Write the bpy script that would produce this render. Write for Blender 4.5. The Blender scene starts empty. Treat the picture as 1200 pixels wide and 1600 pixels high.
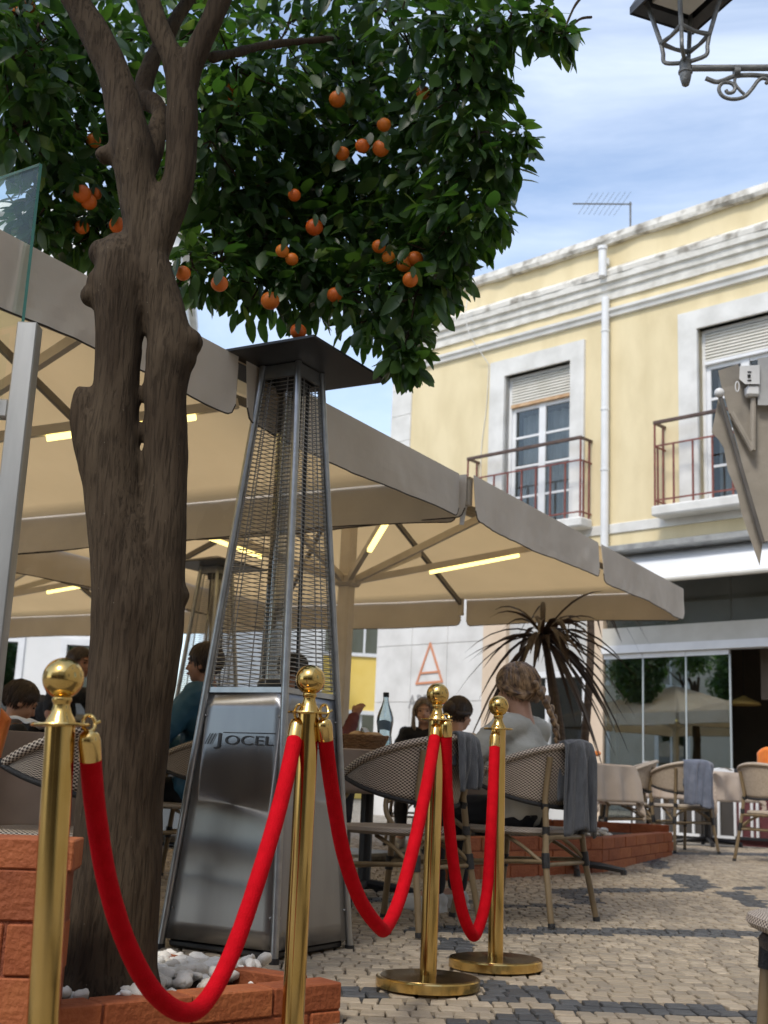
import bpy, bmesh, math, random
import numpy as np
from mathutils import Vector, Matrix, noise
random.seed(7); RNG = np.random.default_rng(7)
R = math.radians
scn = bpy.context.scene
COL = scn.collection
# ------------------------------------------------------------------ camera
F_PX = 1900.0; CAM_H = 0.63
_up = np.array([378., 8550., 1900.]); _up /= np.linalg.norm(_up)
_wy = np.array([0, 0, 1.]) - _up * _up[2]; _wy /= np.linalg.norm(_wy)
_wx = np.cross(_wy, _up)
if _wx[0] < 0: _wx = -_wx
MC = np.array([_wx, _wy, _up])            # camera (right, up, forward) -> world
cd = bpy.data.cameras.new('camera'); cam = bpy.data.objects.new('camera', cd); COL.objects.link(cam)
_r, _u, _f = MC[:, 0], MC[:, 1], MC[:, 2]
cam.matrix_world = Matrix(((_r[0], _u[0], -_f[0], 0), (_r[1], _u[1], -_f[1], 0), (_r[2], _u[2], -_f[2], CAM_H), (0, 0, 0, 1)))
cd.sensor_width = 36; cd.lens = F_PX / 1600 * 36; cd.sensor_fit = 'AUTO'
cd.clip_end = 800; cd.clip_start = 0.05
cd.dof.use_dof = True; cd.dof.focus_distance = 3.7; cd.dof.aperture_fstop = 5.6
scn.camera = cam
# ------------------------------------------------------------------ world, sun, exposure
SUN_AZ, SUN_EL = R(-152), R(52)           # direction TO the sun, azimuth measured from +Y clockwise
w = bpy.data.worlds.new('World'); scn.world = w; w.use_nodes = True
nt = w.node_tree; nt.nodes.clear()
def N(t, **k):
    n = nt.nodes.new(t)
    for a, b in k.items(): setattr(n, a, b)
    return n
sky = N('ShaderNodeTexSky', sky_type='NISHITA', sun_disc=False)
sky.sun_elevation = SUN_EL; sky.sun_rotation = SUN_AZ; sky.air_density = 1.0; sky.dust_density = 1.2; sky.ozone_density = 1.3
tc = N('ShaderNodeTexCoord'); mp = N('ShaderNodeMapping'); mp.inputs['Scale'].default_value = (1.0, 1.0, 3.2)
n1 = N('ShaderNodeTexNoise'); n1.inputs['Scale'].default_value = 2.3; n1.inputs['Detail'].default_value = 9; n1.inputs['Roughness'].default_value = .58; n1.inputs['Distortion'].default_value = .5
cr = N('ShaderNodeValToRGB'); cr.color_ramp.elements[0].position = .42; cr.color_ramp.elements[1].position = .78
cr.color_ramp.elements[0].color = (.12, .12, .12, 1); cr.color_ramp.elements[1].color = (.85, .85, .85, 1)
mx = N('ShaderNodeMix', data_type='RGBA'); mx.inputs[7].default_value = (4.7, 5.15, 5.8, 1)
bg = N('ShaderNodeBackground'); bg.inputs['Strength'].default_value = 0.15
out = N('ShaderNodeOutputWorld')
L = nt.links.new
L(tc.outputs['Generated'], mp.inputs['Vector']); L(mp.outputs['Vector'], n1.inputs['Vector']); L(n1.outputs['Fac'], cr.inputs['Fac'])
L(cr.outputs['Color'], mx.inputs[0]); L(sky.outputs['Color'], mx.inputs[6]); L(mx.outputs[2], bg.inputs['Color']); L(bg.outputs['Background'], out.inputs['Surface'])
sd = bpy.data.lights.new('sun', 'SUN'); sun = bpy.data.objects.new('sun', sd); COL.objects.link(sun)
sd.energy = 1.35; sd.angle = R(12); sd.color = (1, .95, .86)
sv = Vector((math.sin(SUN_AZ) * math.cos(SUN_EL), math.cos(SUN_AZ) * math.cos(SUN_EL), math.sin(SUN_EL)))
sun.rotation_euler = sv.to_track_quat('Z', 'Y').to_euler()
scn.view_settings.view_transform = 'Standard'; scn.view_settings.look = 'None'; scn.view_settings.gamma = 1
scn.view_settings.exposure = 0.75
scn.cycles.max_bounces = 6; scn.cycles.diffuse_bounces = 3; scn.cycles.glossy_bounces = 4; scn.cycles.transmission_bounces = 4; scn.cycles.transparent_max_bounces = 12
# ------------------------------------------------------------------ placement helpers
CC = np.array([0, 0, CAM_H])
def ray(px, py): return MC @ np.array([(px - 600) / F_PX, (800 - py) / F_PX, 1.])
def at(px, py, Y):
    d = ray(px, py); return Vector(CC + d * (Y / d[1]))
def atz(px, py, z):
    d = ray(px, py); return Vector(CC + d * ((z - CAM_H) / d[2]))
def gz(y):
    if y < 4: return max(.06 * (y - 4), -.14)
    return min(.0165 * (y - 4), .137)
def ground(px, py):
    d = ray(px, py); Y = 5.
    for _ in range(40): Y = .5 * Y + .5 * d[1] * (gz(Y) - CAM_H) / d[2]
    return Vector(CC + d * (Y / d[1]))
def proj(p):
    c = MC.T @ (np.array(p) - CC); return 600 + F_PX * c[0] / c[2], 800 - F_PX * c[1] / c[2], c[2]
# ------------------------------------------------------------------ materials
MATS = {}
def pm(name, c1, c2=None, scale=8, rough=.6, metal=0, bump=0, bscale=None, detail=6, lo=.35, hi=.65, stretch=(1, 1, 1), spec=.5, trans=0, sheen=0, coat=0, coord='Object', aniso=0, rvar=0):
    if name in MATS: return MATS[name]
    m = bpy.data.materials.new(name); m.use_nodes = True; t = m.node_tree; b = t.nodes['Principled BSDF']
    b.inputs['Roughness'].default_value = rough; b.inputs['Metallic'].default_value = metal; b.inputs['Specular IOR Level'].default_value = spec
    b.inputs['Sheen Weight'].default_value = sheen; b.inputs['Coat Weight'].default_value = coat; b.inputs['Anisotropic'].default_value = aniso
    b.inputs['Base Color'].default_value = (*c1, 1)
    tcn = t.nodes.new('ShaderNodeTexCoord'); mpn = t.nodes.new('ShaderNodeMapping'); mpn.inputs['Scale'].default_value = stretch
    t.links.new(tcn.outputs[coord], mpn.inputs['Vector'])
    if c2:
        nn = t.nodes.new('ShaderNodeTexNoise'); nn.inputs['Scale'].default_value = scale; nn.inputs['Detail'].default_value = detail
        t.links.new(mpn.outputs['Vector'], nn.inputs['Vector'])
        rp = t.nodes.new('ShaderNodeValToRGB'); rp.color_ramp.elements[0].position = lo; rp.color_ramp.elements[1].position = hi
        rp.color_ramp.elements[0].color = (*c1, 1); rp.color_ramp.elements[1].color = (*c2, 1)
        t.links.new(nn.outputs['Fac'], rp.inputs['Fac']); t.links.new(rp.outputs['Color'], b.inputs['Base Color'])
        if rvar:
            mr = t.nodes.new('ShaderNodeMapRange'); mr.inputs['To Min'].default_value = rough - rvar; mr.inputs['To Max'].default_value = rough + rvar
            t.links.new(nn.outputs['Fac'], mr.inputs['Value']); t.links.new(mr.outputs['Result'], b.inputs['Roughness'])
    if bump:
        n2 = t.nodes.new('ShaderNodeTexNoise'); n2.inputs['Scale'].default_value = bscale or scale * 3; n2.inputs['Detail'].default_value = 8
        t.links.new(mpn.outputs['Vector'], n2.inputs['Vector'])
        bp = t.nodes.new('ShaderNodeBump'); bp.inputs['Strength'].default_value = bump; bp.inputs['Distance'].default_value = .02
        t.links.new(n2.outputs['Fac'], bp.inputs['Height']); t.links.new(bp.outputs['Normal'], b.inputs['Normal'])
    if trans:
        tr = t.nodes.new('ShaderNodeBsdfTranslucent'); tr.inputs['Color'].default_value = (*[min(1, x * trans[1]) for x in (c2 or c1)], 1) if len(trans) == 2 else (*trans[1:4], 1)
        ms = t.nodes.new('ShaderNodeMixShader'); ms.inputs[0].default_value = trans[0]
        t.links.new(b.outputs[0], ms.inputs[1]); t.links.new(tr.outputs[0], ms.inputs[2]); t.links.new(ms.outputs[0], t.nodes['Material Output'].inputs['Surface'])
    MATS[name] = m; return m
def emis(name, c, s):
    m = bpy.data.materials.new(name); m.use_nodes = True; b = m.node_tree.nodes['Principled BSDF']
    b.inputs['Base Color'].default_value = (*c, 1); b.inputs['Emission Color'].default_value = (*c, 1); b.inputs['Emission Strength'].default_value = s; return m
def glassm(name, tint=(1, 1, 1), rough=0., fac=.12, ior=1.45, clear=(1, 1, 1)):
    m = bpy.data.materials.new(name); m.use_nodes = True; t = m.node_tree; t.nodes.remove(t.nodes['Principled BSDF'])
    g = t.nodes.new('ShaderNodeBsdfGlossy'); g.inputs['Roughness'].default_value = rough; g.inputs['Color'].default_value = (*tint, 1)
    tr = t.nodes.new('ShaderNodeBsdfTransparent'); tr.inputs['Color'].default_value = (*clear, 1)
    fr = t.nodes.new('ShaderNodeFresnel'); fr.inputs['IOR'].default_value = ior
    ad = t.nodes.new('ShaderNodeMath'); ad.operation = 'ADD'; ad.use_clamp = True; ad.inputs[1].default_value = fac
    ms = t.nodes.new('ShaderNodeMixShader')
    t.links.new(fr.outputs[0], ad.inputs[0]); t.links.new(ad.outputs[0], ms.inputs[0]); t.links.new(tr.outputs[0], ms.inputs[1]); t.links.new(g.outputs[0], ms.inputs[2])
    t.links.new(ms.outputs[0], t.nodes['Material Output'].inputs['Surface']); return m
def weave(name, ca, cb, size):
    m = bpy.data.materials.new(name); m.use_nodes = True; t = m.node_tree; b = t.nodes['Principled BSDF']; b.inputs['Roughness'].default_value = .55
    uv = t.nodes.new('ShaderNodeUVMap'); ck = t.nodes.new('ShaderNodeTexChecker'); ck.inputs['Scale'].default_value = 1 / size
    ck.inputs['Color1'].default_value = (*ca, 1); ck.inputs['Color2'].default_value = (*cb, 1)
    bp = t.nodes.new('ShaderNodeBump'); bp.inputs['Strength'].default_value = .5; bp.inputs['Distance'].default_value = .004
    t.links.new(uv.outputs[0], ck.inputs['Vector']); t.links.new(ck.outputs['Color'], b.inputs['Base Color']); t.links.new(ck.outputs['Fac'], bp.inputs['Height']); t.links.new(bp.outputs[0], b.inputs['Normal'])
    return m
# ------------------------------------------------------------------ mesh builder
class MB:
    def __init__(s): s.v = []; s.f = []; s.uv = {}
    def add(s, vs, fs, uvs=None):
        o = len(s.v); s.v += [tuple(x) for x in vs]
        for k, f in enumerate(fs):
            if uvs: s.uv[len(s.f)] = uvs[k]
            s.f.append([i + o for i in f])
        return s
    def box(s, x0, x1, y0, y1, z0, z1):
        return s.add([(x, y, z) for x in (x0, x1) for y in (y0, y1) for z in (z0, z1)], [(0, 1, 3, 2), (4, 6, 7, 5), (0, 4, 5, 1), (2, 3, 7, 6), (0, 2, 6, 4), (1, 5, 7, 3)])
    def bbox(s, x0, x1, y0, y1, z0, z1, b=.005):
        b = min(b, (x1 - x0) / 3, (y1 - y0) / 3, (z1 - z0) / 3)
        bm = bmesh.new(); bmesh.ops.create_cube(bm, size=1)
        for v in bm.verts: v.co = Vector(((x0 + x1) / 2 + v.co.x * (x1 - x0), (y0 + y1) / 2 + v.co.y * (y1 - y0), (z0 + z1) / 2 + v.co.z * (z1 - z0)))
        bmesh.ops.bevel(bm, geom=bm.edges[:], offset=b, segments=1, affect='EDGES'); bm.verts.index_update()
        s.add([v.co for v in bm.verts], [[v.index for v in f.verts] for f in bm.faces]); bm.free(); return s
    def tube(s, pts, r, n=10, cap=True, closed=False):
        pts = [Vector(p) for p in pts]; m = len(pts); rs = r if isinstance(r, (list, tuple)) else [r] * m
        vs = []; ref = None; us = [0]
        for i in range(1, m): us.append(us[-1] + (pts[i] - pts[i - 1]).length)
        for i in range(m):
            if closed: d = pts[(i + 1) % m] - pts[i - 1]
            else: d = pts[min(i + 1, m - 1)] - pts[max(i - 1, 0)]
            d.normalize()
            if ref is None: ref = d.orthogonal().normalized()
            a = (ref - d * ref.dot(d)).normalized(); ref = a; b = d.cross(a)
            for k in range(n):
                t = 2 * math.pi * k / n; vs.append(pts[i] + (a * math.cos(t) + b * math.sin(t)) * rs[i])
        fs = []; uvs = []
        for i in range(m if closed else m - 1):
            j = (i + 1) % m
            for k in range(n):
                k2 = (k + 1) % n; fs.append((i * n + k, i * n + k2, j * n + k2, j * n + k))
                c = 2 * math.pi * rs[i] / n; uvs.append([(us[i], k * c), (us[i], (k + 1) * c), (us[min(i + 1, m - 1)], (k + 1) * c), (us[min(i + 1, m - 1)], k * c)])
        s.add(vs, fs, uvs)
        if cap and not closed:
            o = len(s.v) - len(vs); s.f.append([o + k for k in range(n)][::-1]); s.f.append([o + (m - 1) * n + k for k in range(n)])
        return s
    def lathe(s, prof, n=24, c=(0, 0, 0)):
        vs = []; fs = []; m = len(prof)
        for r, z in prof:
            for k in range(n): t = 2 * math.pi * k / n; vs.append((c[0] + r * math.cos(t), c[1] + r * math.sin(t), c[2] + z))
        for i in range(m - 1):
            for k in range(n): k2 = (k + 1) % n; fs.append((i * n + k, i * n + k2, (i + 1) * n + k2, (i + 1) * n + k))
        fs.append(list(range(n))[::-1]); fs.append([(m - 1) * n + k for k in range(n)]); return s.add(vs, fs)
    def sph(s, c, r, n=12, m=8):
        r = r if isinstance(r, (tuple, list)) else (r, r, r); vs = []; fs = []
        for i in range(m + 1):
            a = math.pi * i / m
            for k in range(n): t = 2 * math.pi * k / n; vs.append((c[0] + r[0] * math.sin(a) * math.cos(t), c[1] + r[1] * math.sin(a) * math.sin(t), c[2] - r[2] * math.cos(a)))
        for i in range(m):
            for k in range(n): k2 = (k + 1) % n; fs.append((i * n + k, i * n + k2, (i + 1) * n + k2, (i + 1) * n + k))
        return s.add(vs, fs)
    def cap(s, p0, p1, r0, r1=None, n=10):
        r1 = r0 if r1 is None else r1; p0 = Vector(p0); p1 = Vector(p1); d = (p1 - p0); l = d.length or 1e-4; d = d / l
        P = []; Rr = []
        for a in (90, 60, 30, 0): P.append(p0 - d * r0 * math.sin(R(a))); Rr.append(max(r0 * math.cos(R(a)), 1e-4))
        for a in (0, 30, 60, 90): P.append(p1 + d * r1 * math.sin(R(a))); Rr.append(max(r1 * math.cos(R(a)), 1e-4))
        return s.tube(P, Rr, n)
    def grid(s, fn, nu, nv, closed_u=False):
        vs = []; fs = []; uvs = []
        for j in range(nv + 1):
            for i in range(nu + 1): vs.append(fn(i / nu, j / nv))
        for j in range(nv):
            for i in range(nu):
                a = j * (nu + 1) + i; fs.append((a, a + 1, a + nu + 2, a + nu + 1))
        return s.add(vs, fs)
    def prism(s, poly, y0, y1):                # polygon in (x, z), extruded along y
        n = len(poly); vs = [(x, y0, z) for x, z in poly] + [(x, y1, z) for x, z in poly]
        return s.add(vs, [list(range(n)), list(range(n, 2 * n))[::-1]] + [(i, i + n, (i + 1) % n + n, (i + 1) % n) for i in range(n)])
    def hprism(s, poly, z0, z1):               # polygon in (x, y), extruded along z
        n = len(poly); vs = [(x, y, z0) for x, y in poly] + [(x, y, z1) for x, y in poly]
        return s.add(vs, [list(range(n))[::-1], list(range(n, 2 * n))] + [(i, (i + 1) % n, (i + 1) % n + n, i + n) for i in range(n)])
    def mesh(s, name, mat, smooth=False):
        me = bpy.data.meshes.new(name); me.from_pydata(s.v, [], s.f); me.update()
        if s.uv:
            ul = me.uv_layers.new(name='UVMap')
            for p in me.polygons:
                u = s.uv.get(p.index)
                if u:
                    for k, li in enumerate(p.loop_indices): ul.data[li].uv = u[k]
        bm = bmesh.new(); bm.from_mesh(me); bmesh.ops.recalc_face_normals(bm, faces=bm.faces[:]); bm.to_mesh(me); bm.free()
        for m in (mat if isinstance(mat, (list, tuple)) else [mat]): me.materials.append(m)
        if smooth:
            for p in me.polygons: p.use_smooth = True
            try: me.set_sharp_from_angle(angle=R(40 if smooth is True else smooth))
            except Exception: pass
        return me
    def build(s, name, mat, parent=None, smooth=False, solid=0):
        o = bpy.data.objects.new(name, s.mesh(name, mat, smooth)); COL.objects.link(o)
        if parent: o.parent = parent
        if solid:
            md = o.modifiers.new('s', 'SOLIDIFY'); md.thickness = solid; md.offset = 0
        return o
def tag(o, label=None, cat=None, group=None, kind=None):
    if label: o['label'] = label
    if cat: o['category'] = cat
    if group: o['group'] = group
    if kind: o['kind'] = kind
    return o
def thing(name, label, cat, loc=(0, 0, 0), rz=0, group=None):
    o = bpy.data.objects.new(name, None); COL.objects.link(o); o.location = loc; o.rotation_euler = (0, 0, rz); o.empty_display_size = .1
    return tag(o, label, cat, group)
def inst(name, me, parent, loc=(0, 0, 0), rot=(0, 0, 0), sc=(1, 1, 1)):
    o = bpy.data.objects.new(name, me); COL.objects.link(o); o.parent = parent; o.location = loc; o.rotation_euler = rot; o.scale = sc; return o
def fuse(name, mb, mat, parent=None, voxel=.012, smooth=3, disp=None):
    tmp = bpy.data.objects.new('tmp', mb.mesh('tmp', mat)); COL.objects.link(tmp)
    md = tmp.modifiers.new('r', 'REMESH'); md.mode = 'VOXEL'; md.voxel_size = voxel
    if smooth: m2 = tmp.modifiers.new('s', 'SMOOTH'); m2.iterations = smooth; m2.factor = .5
    dg = bpy.context.evaluated_depsgraph_get(); me = bpy.data.meshes.new_from_object(tmp.evaluated_get(dg)); me.name = name
    bpy.data.objects.remove(tmp)
    if disp:
        me.update(); nn = [v.normal.copy() for v in me.vertices]
        for v, n in zip(me.vertices, nn): v.co += n * disp(v.co)
    for p in me.polygons: p.use_smooth = True
    me.materials.clear(); me.materials.append(mat)
    o = bpy.data.objects.new(name, me); COL.objects.link(o)
    if parent: o.parent = parent
    return o
def catmull(P, k=8):
    P = [Vector(p) for p in P]; out = []
    for i in range(len(P) - 1):
        a = P[max(i - 1, 0)]; b = P[i]; c = P[i + 1]; d = P[min(i + 2, len(P) - 1)]
        for j in range(k):
            t = j / k; out.append(.5 * ((2 * b) + (c - a) * t + (2 * a - 5 * b + 4 * c - d) * t * t + (3 * b - a - 3 * c + d) * t ** 3))
    return out + [P[-1]]
def text_mesh(s, size, name, mat, parent, loc, rot, sx=1, ext=.001, align='LEFT', spacing=1):
    c = bpy.data.curves.new('txt', 'FONT'); c.body = s; c.size = size; c.extrude = ext; c.align_x = align; c.space_character = spacing
    t = bpy.data.objects.new('txt', c); COL.objects.link(t); dg = bpy.context.evaluated_depsgraph_get()
    me = bpy.data.meshes.new_from_object(t.evaluated_get(dg)); bpy.data.objects.remove(t); me.materials.clear(); me.materials.append(mat)
    return inst(name, me, parent, loc, rot, (sx, 1, 1))
# ------------------------------------------------------------------ material set
LIME = [pm('limestone_%d' % i, a, b, 40, .6, bump=.35, bscale=90) for i, (a, b) in enumerate([((.31, .25, .18), (.41, .34, .25)), ((.28, .228, .168), (.37, .31, .23)), ((.36, .295, .215), (.48, .40, .30)), ((.24, .20, .15), (.33, .275, .21))])]
BASALT = [pm('basalt_%d' % i, a, b, 40, .5, bump=.35, bscale=90) for i, (a, b) in enumerate([((.042, .044, .047), (.075, .078, .083)), ((.055, .058, .062), (.10, .104, .11))])]
JOINT = pm('paving_joint', (.05, .042, .034), (.1, .085, .068), 30, .9, bump=.5)
BRASS = pm('polished_brass', (.58, .385, .12), (.72, .50, .19), 16, .16, 1, rvar=.10, stretch=(1, 1, .45), detail=9)
BRASSD = pm('dark_brass_top', (.30, .20, .08), (.42, .29, .11), 14, .2, 1, rvar=.06)
VELVET = pm('red_velvet', (.48, .002, .008), (.56, .003, .011), 38, .85, bump=.3, bscale=260, detail=8, sheen=.0, spec=.1)
STEEL = pm('brushed_steel', (.30, .30, .31), (.35, .35, .36), 9, .34, 1, stretch=(1, 1, .3), rvar=.04, aniso=.85)
_t = STEEL.node_tree; _tg = _t.nodes.new('ShaderNodeTangent'); _tg.direction_type = 'RADIAL'; _tg.axis = 'Z'; _t.links.new(_tg.outputs[0], _t.nodes['Principled BSDF'].inputs['Tangent'])
STEELP = pm('steel_post', (.34, .35, .36), (.42, .43, .44), 20, .35, 1)
ZINC = pm('galvanised_post', (.36, .36, .35), (.5, .5, .48), 12, .42, .8, bump=.05, stretch=(1, 1, .15))
BLACKM = pm('black_enamel', (.012, .012, .014), (.02, .02, .022), 10, .4)
WIRE = pm('guard_wire', (.30, .30, .30), None, rough=.35, metal=1)
def bark_mat():
    m = bpy.data.materials.new('bark'); m.use_nodes = True; t = m.node_tree; b = t.nodes['Principled BSDF']; b.inputs['Roughness'].default_value = .9; b.inputs['Specular IOR Level'].default_value = .2
    K = lambda ty, **k: [n := t.nodes.new(ty), [n.inputs[a.replace('_', ' ')].__setattr__('default_value', v) for a, v in k.items()]][0]
    tcn = K('ShaderNodeTexCoord'); mp1 = K('ShaderNodeMapping', Scale=(1, 1, .09)); mp2 = K('ShaderNodeMapping', Scale=(1, 1, .3))
    for x in (mp1, mp2): t.links.new(tcn.outputs['Object'], x.inputs['Vector'])
    nA = K('ShaderNodeTexNoise', Scale=110., Detail=5., Roughness=.6, Distortion=.6); nB = K('ShaderNodeTexNoise', Scale=9., Detail=8.); nC = K('ShaderNodeTexVoronoi', Scale=70.); nD = K('ShaderNodeTexNoise', Scale=60., Detail=6.)
    t.links.new(mp1.outputs[0], nA.inputs['Vector']); t.links.new(mp2.outputs[0], nB.inputs['Vector']); t.links.new(tcn.outputs['Object'], nC.inputs['Vector']); t.links.new(mp2.outputs[0], nD.inputs['Vector'])
    def ramp(src, p0, c0, p1, c1):
        r = t.nodes.new('ShaderNodeValToRGB'); e = r.color_ramp.elements; e[0].position = p0; e[1].position = p1; e[0].color = (*c0, 1); e[1].color = (*c1, 1); t.links.new(src, r.inputs['Fac']); return r
    base = ramp(nB.outputs['Fac'], .35, (.038, .025, .015), .68, (.076, .055, .035)); crack = ramp(nA.outputs['Fac'], .36, (.42, .40, .38), .52, (1, 1, 1)); spot = ramp(nC.outputs['Distance'], .05, (1, 1, 1), .10, (0, 0, 0)); pat = ramp(nD.outputs['Fac'], .58, (0, 0, 0), .66, (1, 1, 1))
    m1 = t.nodes.new('ShaderNodeMix'); m1.data_type = 'RGBA'; m1.blend_type = 'MULTIPLY'; m1.inputs[0].default_value = .8; t.links.new(base.outputs[0], m1.inputs[6]); t.links.new(crack.outputs[0], m1.inputs[7])
    mm = t.nodes.new('ShaderNodeMath'); mm.operation = 'MULTIPLY'; t.links.new(spot.outputs[0], mm.inputs[0]); t.links.new(pat.outputs[0], mm.inputs[1])
    m2 = t.nodes.new('ShaderNodeMix'); m2.data_type = 'RGBA'; t.links.new(mm.outputs[0], m2.inputs[0]); t.links.new(m1.outputs[2], m2.inputs[6]); m2.inputs[7].default_value = (.26, .23, .18, 1); t.links.new(m2.outputs[2], b.inputs['Base Color'])
    ad = t.nodes.new('ShaderNodeMath'); ad.operation = 'ADD'; t.links.new(crack.outputs[0], ad.inputs[0]); t.links.new(nD.outputs['Fac'], ad.inputs[1])
    bp = K('ShaderNodeBump', Strength=.55, Distance=.008); t.links.new(ad.outputs[0], bp.inputs['Height']); t.links.new(bp.outputs[0], b.inputs['Normal']); return m
BARK = bark_mat()
LEAFM = [pm('leaf_%d' % i, a, b, 9, .38, trans=(.28, *t)) for i, (a, b, t) in enumerate([((.024, .055, .017), (.043, .088, .024), (.14, .33, .03)), ((.034, .072, .020), (.058, .110, .030), (.18, .38, .04)), ((.016, .038, .015), (.029, .062, .021), (.10, .27, .03)), ((.10, .16, .030), (.15, .21, .045), (.32, .48, .07))])]
ORANGE = pm('orange_peel', (.56, .07, .005), (.66, .12, .008), 9, .42, bump=.12, bscale=300)
def vary(m, c2):
    t = m.node_tree; b = t.nodes['Principled BSDF']; oi = t.nodes.new('ShaderNodeObjectInfo'); mxn = t.nodes.new('ShaderNodeMix'); mxn.data_type = 'RGBA'
    src = b.inputs['Base Color'].links[0].from_socket; t.links.new(oi.outputs['Random'], mxn.inputs[0]); t.links.new(src, mxn.inputs[6]); mxn.inputs[7].default_value = (*c2, 1); t.links.new(mxn.outputs[2], b.inputs['Base Color'])
vary(ORANGE, (.74, .22, .02))
BRICK = [pm('painted_brick_%d' % i, a, b, 14, .75, bump=.4, bscale=60) for i, (a, b) in enumerate([((.27, .066, .018), (.35, .098, .030)), ((.23, .056, .016), (.31, .084, .026)), ((.31, .082, .024), (.39, .122, .038))])]
MORTAR = pm('painted_mortar', (.19, .052, .022), (.26, .074, .034), 30, .85, bump=.6, bscale=80)
PEBBLE = [pm('white_pebble_%d' % i, a, b, 20, .6, bump=.2) for i, (a, b) in enumerate([((.66, .62, .55), (.78, .74, .68)), ((.56, .51, .44), (.70, .66, .58)), ((.72, .69, .63), (.82, .79, .74))])]
SOIL = pm('soil', (.03, .022, .015), (.07, .052, .036), 30, .95, bump=.8)
CANVAS = pm('beige_canvas', (.54, .49, .41), (.68, .625, .55), 2.2, .8, bump=.2, bscale=9, trans=(.6, .98, .82, .58))
CANVASV = pm('valance_canvas', (.66, .61, .54), (.76, .71, .64), 2.2, .85, bump=.25, bscale=9, trans=(.25, .8, .68, .52))
HEM = pm('dark_hem', (.045, .035, .028), rough=.8)
ALU = pm('cream_aluminium', (.50, .45, .38), (.58, .53, .45), 6, .42)
ALUD = pm('dark_rib', (.11, .10, .09), (.16, .145, .13), 6, .45)
LEDM = emis('warm_light_bar', (1., .82, .28), 1.5)
YELLOW = pm('yellow_render', (.66, .545, .32), (.77, .65, .405), 2.6, .88, bump=.12, bscale=30, detail=12, lo=.28, hi=.6, stretch=(1, 1, .4))
WHITER = pm('white_stone_trim', (.62, .605, .56), (.76, .745, .70), 3, .8, bump=.1, bscale=24, detail=9)
STAINED = pm('weathered_cornice', (.29, .265, .22), (.70, .67, .60), 5, .9, bump=.4, bscale=20, detail=12, lo=.33, hi=.52)
WHITEP = pm('white_paint', (.72, .72, .71), (.80, .80, .79), 4, .45)
SHUT = pm('shutter_slat', (.66, .63, .55), (.74, .71, .64), 5, .55)
WOODT = pm('worn_wood_frame', (.46, .26, .12), (.62, .42, .24), 8, .6, stretch=(1, 1, 1))
DARKGL = glassm('window_glass', (.8, .8, .76), .02, .02, clear=(.78, .8, .8))
SHOPGL = glassm('shop_glass', (.92, .97, .95), .0, .30, clear=(.75, .8, .78))
CLEARGL = glassm('clear_pane', (.95, 1, .98), .0, .0, ior=1.12, clear=(.93, .97, .95))
GLEDGE = pm('green_glass_edge', (.05, .22, .19), (.08, .30, .26), 5, .15)
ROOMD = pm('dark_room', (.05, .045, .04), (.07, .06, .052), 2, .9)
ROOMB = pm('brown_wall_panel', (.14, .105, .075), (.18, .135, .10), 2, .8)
CURT = pm('curtain', (.58, .57, .54), (.72, .71, .68), 10, .9, stretch=(6, 6, .2))
RUST = pm('rusty_red_iron', (.16, .05, .04), (.26, .085, .06), 12, .6)
RAILD = pm('brown_handrail', (.075, .045, .034), (.12, .075, .055), 12, .55)
MARBLE = pm('pale_marble', (.60, .58, .54), (.74, .72, .68), 2.5, .4, detail=14, lo=.3, hi=.6)
COPPER = pm('copper_line', (.62, .26, .14), rough=.45)
GREYL = pm('grey_letter', (.30, .29, .28), rough=.6)
PEACH = pm('peach_column', (.64, .50, .36), (.70, .56, .42), 3, .8)
BEAM = pm('shop_beam', (.52, .49, .42), (.60, .57, .50), 3, .5)
AWNW = pm('white_awning', (.70, .71, .72), (.80, .80, .80), 2, .7, bump=.1, bscale=5)
WEAVE = weave('woven_chair', (.56, .48, .40), (.05, .03, .022), .0088)
WEAVET = pm('tan_weave', (.44, .36, .28), (.52, .44, .35), 60, .6)
BAMBOO = pm('bamboo_tube', (.165, .115, .06), (.25, .185, .105), 14, .45, stretch=(1, 1, .3))
WRAP = pm('black_binding', (.012, .012, .014), (.024, .024, .026), 60, .5, bump=.4, bscale=200)
CLOTH = pm('beige_tablecloth', (.44, .36, .295), (.52, .435, .36), 5, .9, bump=.15, bscale=12)
CLOTHD = pm('taupe_tablecloth', (.25, .185, .14), (.32, .24, .185), 5, .9, bump=.12, bscale=12)
TOWEL = pm('grey_fleece', (.050, .055, .066), (.085, .092, .107), 22, .95, bump=.4, bscale=160, sheen=.3, stretch=(3, 3, .6))
TOWELB = pm('blue_grey_fleece', (.13, .15, .20), (.19, .21, .27), 14, .95, bump=.4, bscale=120, sheen=.3)
TOWELO = pm('orange_fleece', (.78, .19, .03), (.86, .26, .05), 14, .9, bump=.3, bscale=120, sheen=.2)
NAPK = pm('white_napkin', (.66, .66, .65), (.76, .76, .75), 9, .85, bump=.2)
WICKER = pm('wicker', (.20, .095, .035), (.36, .19, .08), 60, .6, bump=.7, bscale=120, stretch=(.5, .5, 2))
BREAD = pm('bread', (.50, .28, .11), (.70, .48, .26), 14, .8)
BOTGL = glassm('bottle_glass', (.9, .97, 1), .0, .10, clear=(.72, .82, .85))
LABELM = pm('bottle_print', (.09, .14, .19), (.14, .2, .25), 20, .5)
SKIN = pm('skin', (.50, .28, .195), (.56, .33, .24), 12, .5)
SKIND = pm('skin_tanned', (.27, .13, .08), (.33, .17, .11), 12, .5)
LIPS = pm('lips', (.42, .13, .11), rough=.5)
EYEM = pm('eye_dark', (.03, .02, .018), rough=.25)
HAIRB = pm('blonde_brown_hair', (.085, .046, .024), (.36, .225, .115), 45, .4, stretch=(1.5, .5, .5), lo=.4, hi=.62)
HAIRD = pm('dark_hair', (.022, .013, .010), (.05, .032, .024), 40, .45)
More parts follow.
